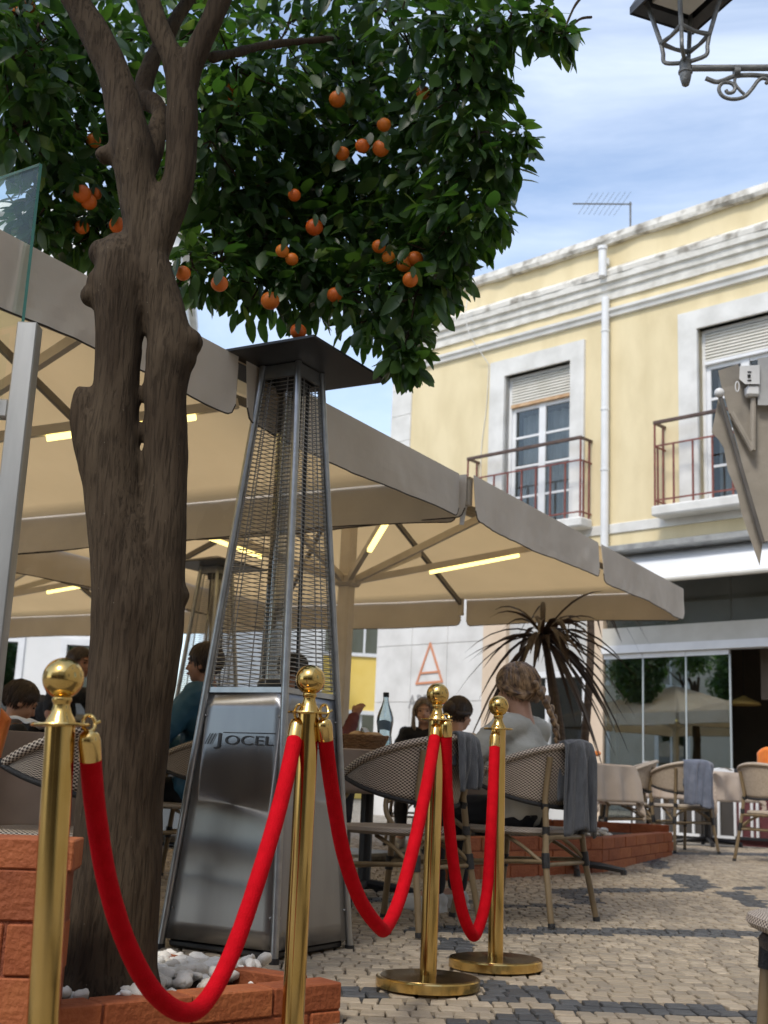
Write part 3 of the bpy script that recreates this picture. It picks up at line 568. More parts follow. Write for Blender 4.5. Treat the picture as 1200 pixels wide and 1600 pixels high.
# ================================================================== parasols
E1 = Vector((.504, .864, 0)).normalized(); E2 = Vector((-E1.y, E1.x, 0)); SIDE = 3.95; HS = SIDE / 2; ZE = 2.25
PANG = math.atan2(E1.y, E1.x)
c2_ = atz(735, 745, ZE) + E1 * HS + E2 * HS; c2_.z = 0
c1_ = atz(716, 745, ZE) - E1 * HS + E2 * HS; c1_.z = 0
c3_ = c2_ + E2 * 4.02
def parasol(loc, label, apex=3.02, dz=0.):
    r = thing('parasol', label, 'parasol', (loc.x, loc.y, gz(loc.y)), PANG, 'square parasols over the terrace')
    g = gz(loc.y); ze = ZE - g + dz; ap = apex - g + dz
    corner = [(HS, -HS), (HS, HS), (-HS, HS), (-HS, -HS)]
    for k in range(4):                                   # canopy quarter panels with a little sag
        a = corner[k]; b = corner[(k + 1) % 4]
        def fn(s, t):
            x = (a[0] + (b[0] - a[0]) * s) * t; y_ = (a[1] + (b[1] - a[1]) * s) * t
            q_ = abs(2 * s - 1); sag = -.045 * math.sin(math.pi * t) * (math.sin(math.pi * (2 * s % 1 if s < 1 else 0)) ** 1) - .008 * t * noise.noise((x * 2, y_ * 2, k))
            return (x, y_, ap + (ze - ap) * t + sag)
        MB().grid(fn, 24, 14).build('canopy_panel', CANVAS, r, smooth=True, solid=.003)
        for h in range(2):                               # two valance flaps on each side
            s0, s1 = (.004, .493) if h == 0 else (.507, .996); vh = .245; rc = .05
            nx = (a[0] + b[0]) / SIDE; ny = (a[1] + b[1]) / SIDE; ph = random.uniform(0, 9)
            def vf(s, t):
                e = min(s, 1 - s) * (s1 - s0) * SIDE; low = vh
                if e < rc: low = vh - rc + math.sqrt(max(rc * rc - (rc - e) ** 2, 0))
                u = s0 + (s1 - s0) * s; x = a[0] + (b[0] - a[0]) * u; y_ = a[1] + (b[1] - a[1]) * u
                o = .012 + t * (.009 * math.sin(s * 9 + ph) + .005 * math.sin(s * 23 + ph) + .006 * noise.noise((s * 26, t * 2.5, ph)) - .008 + (.02 if e < .25 else 0) * (1 - e / .25)); return (x + nx * o, y_ + ny * o, ze + .012 - low * t - .01 * math.sin(s * 5 + ph) * t)
            vp = MB().grid(vf, 110, 6).build('valance', CANVASV, r, solid=.003)
            MB().tube([Vector(vf(i / 110, 1.0)) for i in range(111)], .0035, 5).build('hem', HEM, vp)
    MB().bbox(-.05, .05, -.05, .05, .02, ap - .02, .012).build('pole', ALU, r)
    MB().bbox(-.4, .4, -.4, .4, .0, .06, .02).bbox(-.09, .09, -.09, .09, .06, .32, .01).build('base', IRON, r)
    hz = 2.10 - g + dz
    MB().bbox(-.085, .085, -.085, .085, hz - .05, hz + .04, .02).build('sliding_hub', ALU, r); MB().bbox(-.09, .09, -.09, .09, ap - .12, ap - .02, .02).build('top_hub', ALU, r)
    for k in range(8):
        a = R(45 * k); L_ = HS * (1.414 if k % 2 else 1) - .03; d = Vector((math.cos(a), math.sin(a), 0)); n = Vector((-d.y, d.x, 0))
        def bar(p, q_, wv, hv, nm, mat, par):
            p = Vector(p); q_ = Vector(q_); up = (q_ - p).normalized().cross(n).normalized(); vs = []
            for c in (p, q_):
                for sx, sy in ((-1, -1), (1, -1), (1, 1), (-1, 1)): vs.append(c + n * sx * wv / 2 + up * sy * hv / 2)
            return MB().add(vs, [(0, 1, 2, 3), (7, 6, 5, 4), (0, 4, 5, 1), (1, 5, 6, 2), (2, 6, 7, 3), (3, 7, 4, 0)]).build(nm, mat, par)
        tp = Vector((0, 0, ap - .07)) + d * .08; ed = Vector((0, 0, ze - .05)) + d * L_
        rb = bar(tp, ed, .028, .04, 'rib', ALUD, r)
        mid = tp + (ed - tp) * .56 - Vector((0, 0, .02)); st = Vector((0, 0, hz)) + d * .08
        sp = bar(st, mid, .035, .05, 'strut', ALU, r)
        if k % 2 == 1:
            A = st + (mid - st) * .38 - Vector((0, 0, .042)); B = st + (mid - st) * .86 - Vector((0, 0, .042)); bar(A, B, .032, .026, 'light_bar', LEDM, sp)
        MB().box(-.02, .02, -.02, .02, -.1, .05).build('rib_end', ALU, rb).location = ed - d * .01
    return r
pa2 = parasol(c2_, 'beige square parasol nearest the yellow building, on a cream pole')
pa1 = parasol(c1_, 'beige square parasol right behind the orange tree and near heater', dz=0.)
pa3 = parasol(c3_, 'beige square parasol farthest back on the left, cream pole behind the leftmost stanchion')
# tie flap hanging at the gap between the two front parasols
fl = at(727, 792, 6.42)
tag(MB().grid(lambda a, b: (fl.x + .035 * (a - .5) * (1 - .3 * b) - .02 * b, fl.y - .05 + .03 * math.sin(b * 3), fl.z + .06 - .17 * b), 4, 8).build('tie_strap', AWNW, None, True, .006), 'pale tie strap hanging in the gap between the two front parasols', 'strap')
# ================================================================== orange tree
TY = 3.4
tree = thing('orange_tree', 'orange tree with smooth forked trunk and dark leafy crown full of fruit', 'tree', at(165, 1535, TY))
TL = tree.location.copy()
def tp(px, py, dy=0): return at(px, py, TY + dy) - TL
def pxr(wpx): return wpx / 2 / F_PX * 3.55
tk = MB()
def limb(P, k=6, n=14):
    pts = catmull([tp(*p[:2], p[3] if len(p) > 3 else 0) for p in P], k); rad = [pxr(p[2]) for p in P]; rr = []
    for i in range(len(P) - 1):
        for j in range(k): rr.append(rad[i] + (rad[i + 1] - rad[i]) * j / k)
    tk.tube(pts, rr + [rad[-1]], n)
limb([(160, 1570, 190), (166, 1510, 150), (176, 1400, 138), (188, 1250, 124), (196, 1130, 118), (203, 1030, 122), (207, 960, 126), (200, 890, 112), (180, 800, 92), (176, 720, 86), (180, 620, 72), (184, 520, 72), (186, 450, 84), (186, 405, 78), (182, 380, 50)])
limb([(196, 1250, 110), (222, 1100, 92), (238, 1000, 92), (247, 920, 84), (256, 840, 70), (260, 740, 66), (259, 620, 66), (265, 560, 76), (265, 520, 72), (252, 470, 66), (236, 420, 66), (224, 380, 60)])
limb([(200, 450, 66), (216, 410, 60), (222, 350, 62), (213, 290, 66), (206, 240, 72), (198, 190, 62), (184, 130, 58), (158, 70, 54), (128, 20, 50), (100, -30, 46), (70, -90, 40, .05)])
limb([(222, 430, 62), (238, 385, 62), (262, 330, 60), (280, 280, 54), (285, 230, 52), (284, 180, 52), (282, 140, 50), (268, 90, 40), (250, 50, 40), (232, 0, 38), (215, -60, 34)])
limb([(284, 150, 46), (296, 110, 40), (312, 70, 40), (330, 30, 40), (352, -20, 38), (380, -80, 34)])
limb([(212, 290, 46), (236, 240, 40, .06), (250, 180, 30, .12), (238, 160, 36, .16), (222, 150, 34, .2), (240, 90, 32, .26), (270, 40, 30, .32), (300, -10, 26, .4)])
limb([(330, 90, 22, .3), (370, 82, 20, .45), (420, 70, 18, .7), (520, 60, 15, 1.0)])
limb([(170, 760, 80), (150, 700, 66), (136, 655, 54), (131, 620, 34), (133, 606, 20)])
limb([(170, 240, 30), (160, 245, 34), (152, 250, 26)], 3)
for (x, y_, r_) in ((160, 395, 24), (182, 385, 22), (158, 440, 24), (142, 462, 18), (205, 388, 18), (292, 535, 26), (283, 560, 26), (270, 930, 26), (185, 1490, 40)): tk.sph(tp(x, y_), r_ / F_PX * 3.5)
bd = lambda c: .0035 * noise.noise((c.x * 22, c.y * 22, c.z * 4)) + .005 * noise.noise((c.x * 9, c.y * 9, c.z * 5)) + .0015 * noise.noise((c.x * 70, c.y * 70, c.z * 12))
trunk = fuse('trunk', tk, BARK, tree, .010, 4, bd)
# crown: clumps of foliage around the branches, open towards the terrace side
clumps = []
OUT = [(632, 535, 4.7, .10), (600, 490, 4.75, .15), (545, 455, 4.8, .15), (480, 440, 4.85, .16), (410, 440, 4.8, .15), (340, 415, 4.7, .15), (300, 420, 4.6, .11), (650, 460, 4.7, .15), (685, 395, 4.7, .16), (715, 335, 4.6, .17), (740, 275, 4.6, .17), (745, 210, 4.5, .16), (715, 140, 4.5, .18), (740, 60, 4.4, .18), (840, 40, 4.3, .07), (880, 55, 4.3, .04), (800, 20, 4.35, .12), (700, 50, 4.5, .22),
       (640, 400, 4.9, .26), (560, 400, 5.0, .28), (470, 390, 5.0, .28), (390, 370, 4.9, .26), (680, 300, 4.9, .28), (600, 290, 5.0, .3), (510, 280, 5.1, .3), (420, 270, 5.0, .3), (350, 300, 4.8, .24), (660, 190, 4.9, .3), (570, 180, 5.0, .3), (470, 170, 5.0, .3), (380, 180, 4.9, .3), (330, 220, 4.6, .22),
       (640, 70, 4.8, .3), (540, 70, 4.9, .32), (440, 60, 4.9, .32), (370, 110, 4.6, .25), (100, 350, 4.6, .15), (60, 340, 4.5, .13), (150, 360, 4.6, .13), (110, 280, 4.6, .2), (60, 220, 4.5, .16), (120, 200, 4.7, .2), (50, 130, 4.4, .16), (100, 110, 4.8, .16), (140, 60, 4.6, .2), (60, 40, 4.5, .2), (20, 200, 4.3, .2), (10, 100, 4.2, .2), (0, 20, 4.2, .24), (180, 180, 4.9, .22), (210, 60, 4.9, .25), (290, 60, 4.9, .26), (330, 20, 4.7, .25), (180, 300, 4.9, .2), (240, 260, 5.1, .25), (170, 370, 4.7, .1),
       (640, -30, 4.7, .26), (540, -20, 4.8, .28), (440, -20, 4.8, .28), (340, -40, 4.7, .26), (240, -30, 4.9, .25), (140, -40, 4.6, .24), (720, -40, 4.5, .2), (30, -60, 4.4, .25), (270, 20, 5.0, .22), (190, 10, 5.0, .2), (590, 10, 4.9, .25), (490, 20, 5.0, .25), (600, 120, 5.1, .25), (500, 110, 5.2, .25), (420, 330, 5.1, .22), (520, 340, 5.15, .22), (770, 340, 4.55, .06), (785, 260, 4.5, .07), (690, 440, 4.7, .07), (640, 565, 4.7, .05), (715, 385, 4.6, .07), (812, 212, 4.45, .04), (775, 130, 4.45, .06)]
for (x, y_, Y, r_) in OUT: clumps.append((at(x, y_, Y), r_))
rs = random.Random(5)
for i in range(46):                                   # the part of the crown above the picture
    a = rs.uniform(0, 2 * math.pi); rad = math.sqrt(rs.random()) * 1.25; z = 3.62 + rs.random() * 1.0 * (1 - (rad / 1.35) ** 2)
    p = Vector((-.72 + rad * math.cos(a), 4.25 + rad * math.sin(a) * .8, z))
    if proj(p)[1] > -190: continue
    clumps.append((p, .28))
def leaf_mb(b, w_, curl):
    mb = MB(); s = [0, .12, .38, .68, .9, 1]; wd = [.02, .55, 1, .85, .4, .02]; vs = []; fs = []
    for t, q_ in zip(s, wd):
        z = -b * t * t; vs += [(-w_ * q_ / 2, t, z + curl * q_ * w_), (0, t, z), (w_ * q_ / 2, t, z + curl * q_ * w_)]
    for i in range(5): fs += [(3 * i, 3 * i + 1, 3 * i + 4, 3 * i + 3), (3 * i + 1, 3 * i + 2, 3 * i + 5, 3 * i + 4)]
    return mb.add(vs, fs)
LV = [leaf_mb(.05, .46, .10), leaf_mb(.22, .42, .14), leaf_mb(.12, .50, .05), leaf_mb(.35, .44, .18)]
leaves = []
rs = random.Random(11)
for (c, r_) in clumps:
    nl = int(34 + 1000 * r_ * r_ * 2.6) if c.z < 3.75 else int(30 + 260 * r_ * r_ * 2.6)
    for i in range(nl):
        d = Vector((rs.gauss(0, 1), rs.gauss(0, 1), rs.gauss(0, 1))).normalized(); rr = r_ * (rs.random() ** .45) * 1.1
        p = c + d * rr
        if p.y < 3.85 and p.z < 3.3 and p.x > -1.25: continue
        out_ = (d * .7 + Vector((rs.gauss(0, .5), rs.gauss(0, .5), -.55 + rs.gauss(0, .35)))).normalized()
        upv = Vector((rs.gauss(0, .55), rs.gauss(0, .55) - .25, 1)); xv = out_.cross(upv).normalized(); zv = xv.cross(out_)
        sc = rs.uniform(.055, .13); M = Matrix((xv, out_, zv)).transposed() * sc
        mk = 3 if rs.random() < .035 else rs.choice((0, 0, 1, 1, 2, 2))
        leaves.append((p, M, rs.randrange(4), mk))
def leafvis(l):
    px, py, d = proj(l[0]); return (d if (-10 < px < 960 and -15 < py < 640) else 50 + d)
order = sorted(range(len(leaves)), key=lambda i: leafvis(leaves[i])); nearl = set(order[:225])
LME = {}
cv = [[] for _ in range(4)]
CR = [MB() for _ in range(4)]
for i, (p, M, k, mk) in enumerate(leaves):
    q_ = p - TL
    if i in nearl:
        if (k, mk) not in LME: LME[(k, mk)] = LV[k].mesh('leaf', LEAFM[mk], True)
        o = inst('leaf', LME[(k, mk)], tree); o.matrix_local = Matrix.Translation(q_) @ M.to_4x4()
    else:
        CR[mk].add([q_ + M @ Vector(v) for v in LV[k].v], LV[k].f)
am = MB(); mi_of = []
for k in range(4): mi_of += [k] * len(CR[k].f); am.v += [] ; am.add(CR[k].v, CR[k].f)
me = bpy.data.meshes.new('crown'); me.from_pydata(am.v, [], am.f); me.update()
for m in LEAFM: me.materials.append(m)
me.polygons.foreach_set('material_index', mi_of); me.polygons.foreach_set('use_smooth', [True] * len(me.polygons))
crown = inst('crown', me, tree); crown['kind'] = 'stuff'
tw = MB(); rs = random.Random(3)
for (c, r_) in clumps[:58]:                            # leafy shoots inside the clumps
    for q in range(3):
        a = c - TL; e = a + Vector((rs.uniform(-1, 1), rs.uniform(-.6, .6), rs.uniform(-1, .3))).normalized() * r_ * .9; b = a + Vector((rs.uniform(-.15, .15), rs.uniform(.1, .3), rs.uniform(.1, .3)))
        tw.tube(catmull([b, (a + b) / 2 + Vector((rs.uniform(-.05, .05), 0, .03)), a, e], 4), [.006] * 4 + [.005] * 4 + [.004] * 4 + [.002], 5)
twg = tw.build('twigs', BARK, tree, True); twg['kind'] = 'stuff'
om = MB(); om.sph((0, 0, 0), (1, 1, .95), 20, 14); ome = om.mesh('orange', ORANGE, 80)
cx_ = MB().lathe([(.02, .95), (.16, .97), (.2, .94), (.02, .91)], 6).mesh('calyx', LEAFM[0])
for i, (x, y_) in enumerate([(354, 138), (368, 158), (600, 195), (661, 145), (566, 228), (535, 240), (595, 232), (527, 155), (460, 305), (491, 355), (441, 392), (456, 405), (286, 427), (343, 443), (523, 461), (128, 303), (149, 303), (139, 316), (128, 355), (184, 352), (190, 372), (652, 415), (631, 413), (607, 402), (592, 385), (641, 437), (765, 3), (146, 220), (25, 18), (466, 518), (422, 470), (648, 405), (45, 10)]):
    Y = 4.52 if i not in (12, 13) else 3.9
    if x < 200: Y = 4.38
    Y += rs.uniform(-.02, .16)
    s = rs.uniform(.023, .034) * Y / 4
    o = inst('orange', ome, tree, at(x, y_, Y) - TL, (rs.uniform(-.4, .4), rs.uniform(-.4, .4), rs.uniform(0, 6)), (s, s, s)); inst('calyx', cx_, o)
    for q in range(1 if i % 3 else 2):
        fx = rs.uniform(-.035, .035); ox = Vector((fx * .6 + rs.uniform(-.3, .3), -.25, -.9)).normalized(); xv = ox.cross(Vector((rs.uniform(-.9, .9), -.6, .3))).normalized(); zv = xv.cross(ox); lk = rs.choice(((0, 0), (1, 1), (2, 2), (3, 1)))
        if lk not in LME: LME[lk] = LV[lk[0]].mesh('leaf', LEAFM[lk[1]], True)
        lf = inst('leaf', LME[lk], tree); lf.matrix_local = Matrix.Translation(o.location + Vector((fx, -.03, .045))) @ (Matrix((xv, ox, zv)).transposed() * rs.uniform(.05, .085)).to_4x4()
# ================================================================== brick planters and pebbles
def brick_run(parent, p0, p1, courses, h, bl, dep, z0, off=0, top_over=0, dark=0):
    p0 = Vector((p0[0], p0[1], 0)); p1 = Vector((p1[0], p1[1], 0)); d = p1 - p0; ln_ = d.length; a = math.atan2(d.y, d.x)
    core = MB().box(.006, ln_ - .006, .008, dep - .008, 0, courses * h - .008).build('mortar_core', MORTAR, parent); core.location = (p0.x, p0.y, z0); core.rotation_euler = (0, 0, a)
    for c in range(courses):
        x = -(bl / 2 if c % 2 else 0) - off
        while x < ln_ - .01:
            a0 = max(x, 0) + .004; a1 = min(x + bl, ln_) - .004; x += bl
            if a1 - a0 < .03: continue
            w_ = a1 - a0; mb = MB(); mb.bbox(-w_ / 2, w_ / 2, 0, dep, .003, h - .003, .0035); j = [random.uniform(-.003, .003) for _ in range(3)]
            mb.v = [(v[0] + j[0] * noise.noise((v[0] * 9, v[2] * 9, c)), v[1] + .004 * noise.noise((v[0] * 7 + x, v[2] * 11, c + a0)), v[2] + .003 * noise.noise((v[0] * 5 + x * 3, v[1] * 5, c))) for v in mb.v]
            o = mb.build('brick', random.choice(BRICK), parent); o.location = Vector((p0.x, p0.y, z0 + c * h)) + d.normalized() * ((a0 + a1) / 2) + Vector((-d.y, d.x, 0)).normalized() * j[1]; o.rotation_euler = (0, 0, a + random.uniform(-.006, .006))
def gxy(px, py, z):
    p = atz(px, py, z); return (p.x, p.y)
ctr = gxy(537, 1533, .085)                                   # near right corner, at its top
cL = gxy(92, 1572, .085); bL = gxy(232, 1487, .085)
pl = thing('brick_planter', 'terracotta painted low brick planter around the orange tree trunk, filled with white pebbles', 'planter')
d_ = Vector((cL[0] - ctr[0], cL[1] - ctr[1], 0)).normalized()
fe = Vector((ctr[0], ctr[1], 0)) + d_ * 1.05
brick_run(pl, (fe.x, fe.y), ctr, 2, .075, .25, .10, -.065, .06)
d2 = Vector((bL[0] - ctr[0] + .06, bL[1] - ctr[1], 0)); be = Vector((ctr[0] - .06, ctr[1] + .06, 0)) + d2 * 1.25
brick_run(pl, (ctr[0] - .10, ctr[1] + .10), (be.x, be.y), 1, .085, .25, .07, 0)
MB().hprism([(ctr[0] - .1, ctr[1] + .03), (be.x, be.y), (be.x - .25, be.y - .5), (fe.x, fe.y + .1)], -.05, .035).build('soil_bed', SOIL, pl)
rs = random.Random(9); pv = []
for k in range(5):
    mb = MB(); mb.sph((0, 0, 0), (1, .72, .55), 10, 7); mb.v = [tuple(Vector(v) * (1 + .45 * noise.noise((v[0] * 1.5 + k * 7, v[1] * 1.5, v[2] * 1.5)))) for v in mb.v]; pv.append([mb.mesh('pebble', m, 80) for m in PEBBLE])
npb = 0
for px, py, n in [(130, 1555, 26), (180, 1548, 26), (230, 1538, 28), (270, 1530, 28), (310, 1528, 26), (350, 1524, 20), (110, 1566, 20), (390, 1520, 10), (250, 1515, 26), (160, 1562, 18), (210, 1552, 20), (290, 1518, 24)]:
    for i in range(n):
        p = atz(px + rs.gauss(0, 20), py + rs.gauss(0, 7), .06); s = rs.uniform(.018, .036)
        inst('pebble', rs.choice(rs.choice(pv)), pl, (p.x, p.y + .03, .045 + rs.uniform(0, .04)), (rs.uniform(-.6, .6), rs.uniform(-.6, .6), rs.uniform(0, 6)), (s, s, s)); npb += 1
# tall side of the terrace wall on the left
tw0 = at(112, 1308, 2.95)
lw = thing('brick_wall', 'taller terracotta painted brick wall behind the leftmost stanchion', 'wall', (0, 0, 0))
ed_ = Vector((tw0.x, tw0.y, 0)); dl = Vector((-.93, -.10, 0)).normalized(); le = ed_ + dl * .9
brick_run(lw, (le.x, le.y), (ed_.x, ed_.y), 4, .118, .20, .16, -.075, .03)
brick_run(lw, (le.x, le.y), (ed_.x + .012, ed_.y), 1, .075, .42, .18, tw0.z - .08)
# right planter
rp = thing('brick_planter', 'terracotta painted angular brick planter at the foot of the dark palms', 'planter')
zr = gz(9.3); A_ = ground(790, 1372); B_ = ground(942, 1363); C_ = ground(1052, 1336)
A0 = A_ + (A_ - B_) * .5
brick_run(rp, (A0.x, A0.y), (B_.x, B_.y), 3, .088, .30, .12, zr - .03)
brick_run(rp, (B_.x, B_.y), (C_.x, C_.y), 3, .082, .34, .12, zr - .02)
D_ = Vector((C_.x - 2.0, C_.y + .35, 0))
brick_run(rp, (C_.x - .02, C_.y + .10), (D_.x, D_.y), 3, .095, .34, .12, zr)
MB().hprism([(A0.x, A0.y + .1), (B_.x - .05, B_.y + .1), (C_.x - .12, C_.y - .02), (D_.x, D_.y), (A0.x, A0.y + 2.2)], zr - .02, zr + .2).build('soil_bed', SOIL, rp)
for i in range(46):
    p = atz(880 + rs.random() * 75, 1298 + rs.uniform(-5, 8), zr + .21); s = rs.uniform(.02, .045)
    inst('pebble', rs.choice(rs.choice(pv)), rp, (p.x, p.y, zr + .21 + rs.uniform(0, .02)), (0, 0, rs.uniform(0, 6)), (s, s, s))
# ================================================================== cordylines
def cordyline(label, pts, nleaf, ll, seed, wl=.035):
    r = thing('cordyline_palm', label, 'palm', pts[0]); o = Vector(pts[0]); rs = random.Random(seed)
    P = catmull([Vector(p) - o for p in pts], 6); n = len(P)
    MB().tube(P, [.042 - .014 * i / n for i in range(n)], 10).build('stem', PALMT, r, True)
    h = P[-1]
    for i in range(nleaf):
        a = rs.uniform(0, 2 * math.pi); el = rs.uniform(-.7, .95); l = ll * rs.uniform(.6, 1.1); dr = rs.uniform(.35, 1.0)
        d = Vector((math.cos(a) * math.cos(el), math.sin(a) * math.cos(el), math.sin(el))); sd_ = Vector((-math.sin(a), math.cos(a), 0)); vs = []; fs = []
        for k in range(7):
            t = k / 6; c = h + d * l * t + Vector((0, 0, -dr * l * t * t)) - Vector((0, 0, .05 * (1 - t))); w_ = wl * (.45 + 2.2 * t * (1 - t) ** .7) * (1 - t ** 4) / 2 + .001
            vs += [c - sd_ * w_ + Vector((0, 0, w_ * .5)), c, c + sd_ * w_ + Vector((0, 0, w_ * .5))]
            if k: b = 3 * (k - 1); fs += [(b, b + 1, b + 4, b + 3), (b + 1, b + 2, b + 5, b + 4)]
        MB().add(vs, fs).build('leaf', PALML, r, True)
    return r
def gp(px, py, Y): p = at(px, py, Y); return p
cordyline('dark purple palm with drooping leaves right behind the seated woman with the braid', [Vector((at(893, 1300, 9.7).x, 9.7, zr + .15)), at(880, 1180, 9.7), at(866, 1080, 9.7), at(848, 985, 9.7)], 74, .76, 1, .042)
cordyline('tall dark palm whose leaf tips rise above the parasol edge', [Vector((at(903, 1300, 10.7).x, 10.7, zr + .15)), at(910, 1200, 10.7), at(921, 1060, 10.7), at(922, 960, 10.7), at(905, 895, 10.7)], 60, .62, 2)
# ================================================================== stanchions and ropes
def stanchion(label, top_px, low_px, Y, base_r=.165):
    tp_ = at(*top_px, Y); lo = at(*low_px, Y); d = (lo - tp_); k = (gz(Y) + .002 - tp_.z) / d.z; b = tp_ + d * k; ax = (tp_ - b); Lz = ax.length
    r = thing('rope_stanchion', label, 'stanchion', b, 0, 'brass rope stanchions'); r.rotation_euler = ax.to_track_quat('Z', 'Y').to_euler()
    bs = MB().lathe([(base_r - .006, .0), (base_r, .004), (base_r, .030), (base_r - .004, .034), (base_r - .012, .0345)], 64).build('base', BRASS, r, True)
    MB().lathe([(base_r - .013, .0335), (base_r - .014, .0355), (.05, .037), (.03, .040)], 64).build('base_top', BRASSD, bs, True)
    MB().lathe([(.027, .038), (.027, Lz - .085)], 40).build('pole', BRASS, r, True)
    MB().lathe([(.020, Lz - .088), (.052, Lz - .086), (.0535, Lz - .0835), (.052, Lz - .081), (.030, Lz - .080)], 40).build('collar', BRASS, r, True)
    MB().lathe([(.029, Lz - .081), (.026, Lz - .074), (.019, Lz - .062), (.015, Lz - .050), (.0155, Lz - .044), (.018, Lz - .041), (.018, Lz - .036), (.013, Lz - .03)], 32).build('neck', BRASS, r, True)
    MB().sph((0, 0, Lz), .0375, 40, 28).build('ball_finial', BRASS, r, 80)
    return r, r.matrix_basis.copy(), Lz
S1 = stanchion('brass stanchion nearest the viewer, at the left beside the tree trunk', (99, 1060), (66, 1610), 2.23)
S2 = stanchion('brass stanchion in front of the steel heater, holding two ropes', (485, 1062), (457, 1600), 3.1)
S3 = stanchion('brass stanchion right of the heater, before the empty woven chair', (684, 1085), (668, 1545), 4.07)
S4 = stanchion('farthest brass stanchion, in front of the woman with the braid', (779, 1103), (774, 1512), 4.51)
def rope(label, P, Ya, Yb, caps):
    pts = [];
    for i, p in enumerate(P): t = i / (len(P) - 1); pts.append(at(p[0], p[1], Ya + (Yb - Ya) * t))
    o = pts[0].copy(); r = thing('velvet_rope', label, 'rope', o, 0, 'red velvet ropes')
    C = catmull([p - o for p in pts], 12); n = len(C); r0 = .0195
    rr = [r0 * (1 + .03 * noise.noise((i * .35, 3, 1)) + (.04 if False else 0)) for i in range(n)]
    MB().tube(C, rr, 20).build('rope', VELVET, r, 60)
    for end, tgt in ((0, caps[0]), (1, caps[1])):
        e = C[-1] if end else C[0]; dr = ((C[-1] - C[-3]) if end else (C[0] - C[2])).normalized(); tg = at(*tgt, Yb if end else Ya) - o
        dr = (dr + (tg - e).normalized()).normalized(); tp_ = e + dr * .05
        cp = MB().tube([e - dr * .006, e + dr * .03, e + dr * .042, tp_], [.0205, .0205, .017, .006], 20).build('end_cap', BRASS, r, True)
        # snap hook ring
        m_ = (tp_ + tg) / 2; hk = MB(); ax = (tg - tp_); l_ = max(ax.length, .02); ax.normalize(); sx = Vector((1, .3, 0)).normalized(); up = ax
        ring = [m_ + up * (l_ / 2 + .004) * math.sin(2 * math.pi * k / 16) + sx * .011 * math.cos(2 * math.pi * k / 16) for k in range(16)]
        hk.tube(ring, .0036, 8, closed=True).tube([m_ + sx * .010, m_ + sx * .02 + up * .006], .003, 6).build('snap_hook', BRASS, cp, True)
rope('red velvet rope hanging lowest, in front of the tree trunk and heater', [(141, 1182), (149, 1265), (167, 1375), (198, 1475), (240, 1550), (288, 1582), (325, 1560), (368, 1475), (415, 1335), (443, 1235), (461, 1152)], 2.25, 3.08, ((139, 1120), (468, 1103)))
rope('red velvet rope hanging in a narrow V before the empty woven chair', [(508, 1152), (518, 1230), (536, 1330), (562, 1405), (592, 1448), (604, 1448), (625, 1402), (648, 1315), (667, 1225), (680, 1150)], 3.10, 4.05, ((507, 1103), (682, 1118)))
rope('red velvet rope hanging between the two farthest stanchions', [(697, 1148), (698, 1225), (706, 1330), (720, 1415), (735, 1456), (745, 1456), (760, 1400), (767, 1300), (771, 1220), (773, 1165)], 4.05, 4.47, ((697, 1118), (775, 1135)))
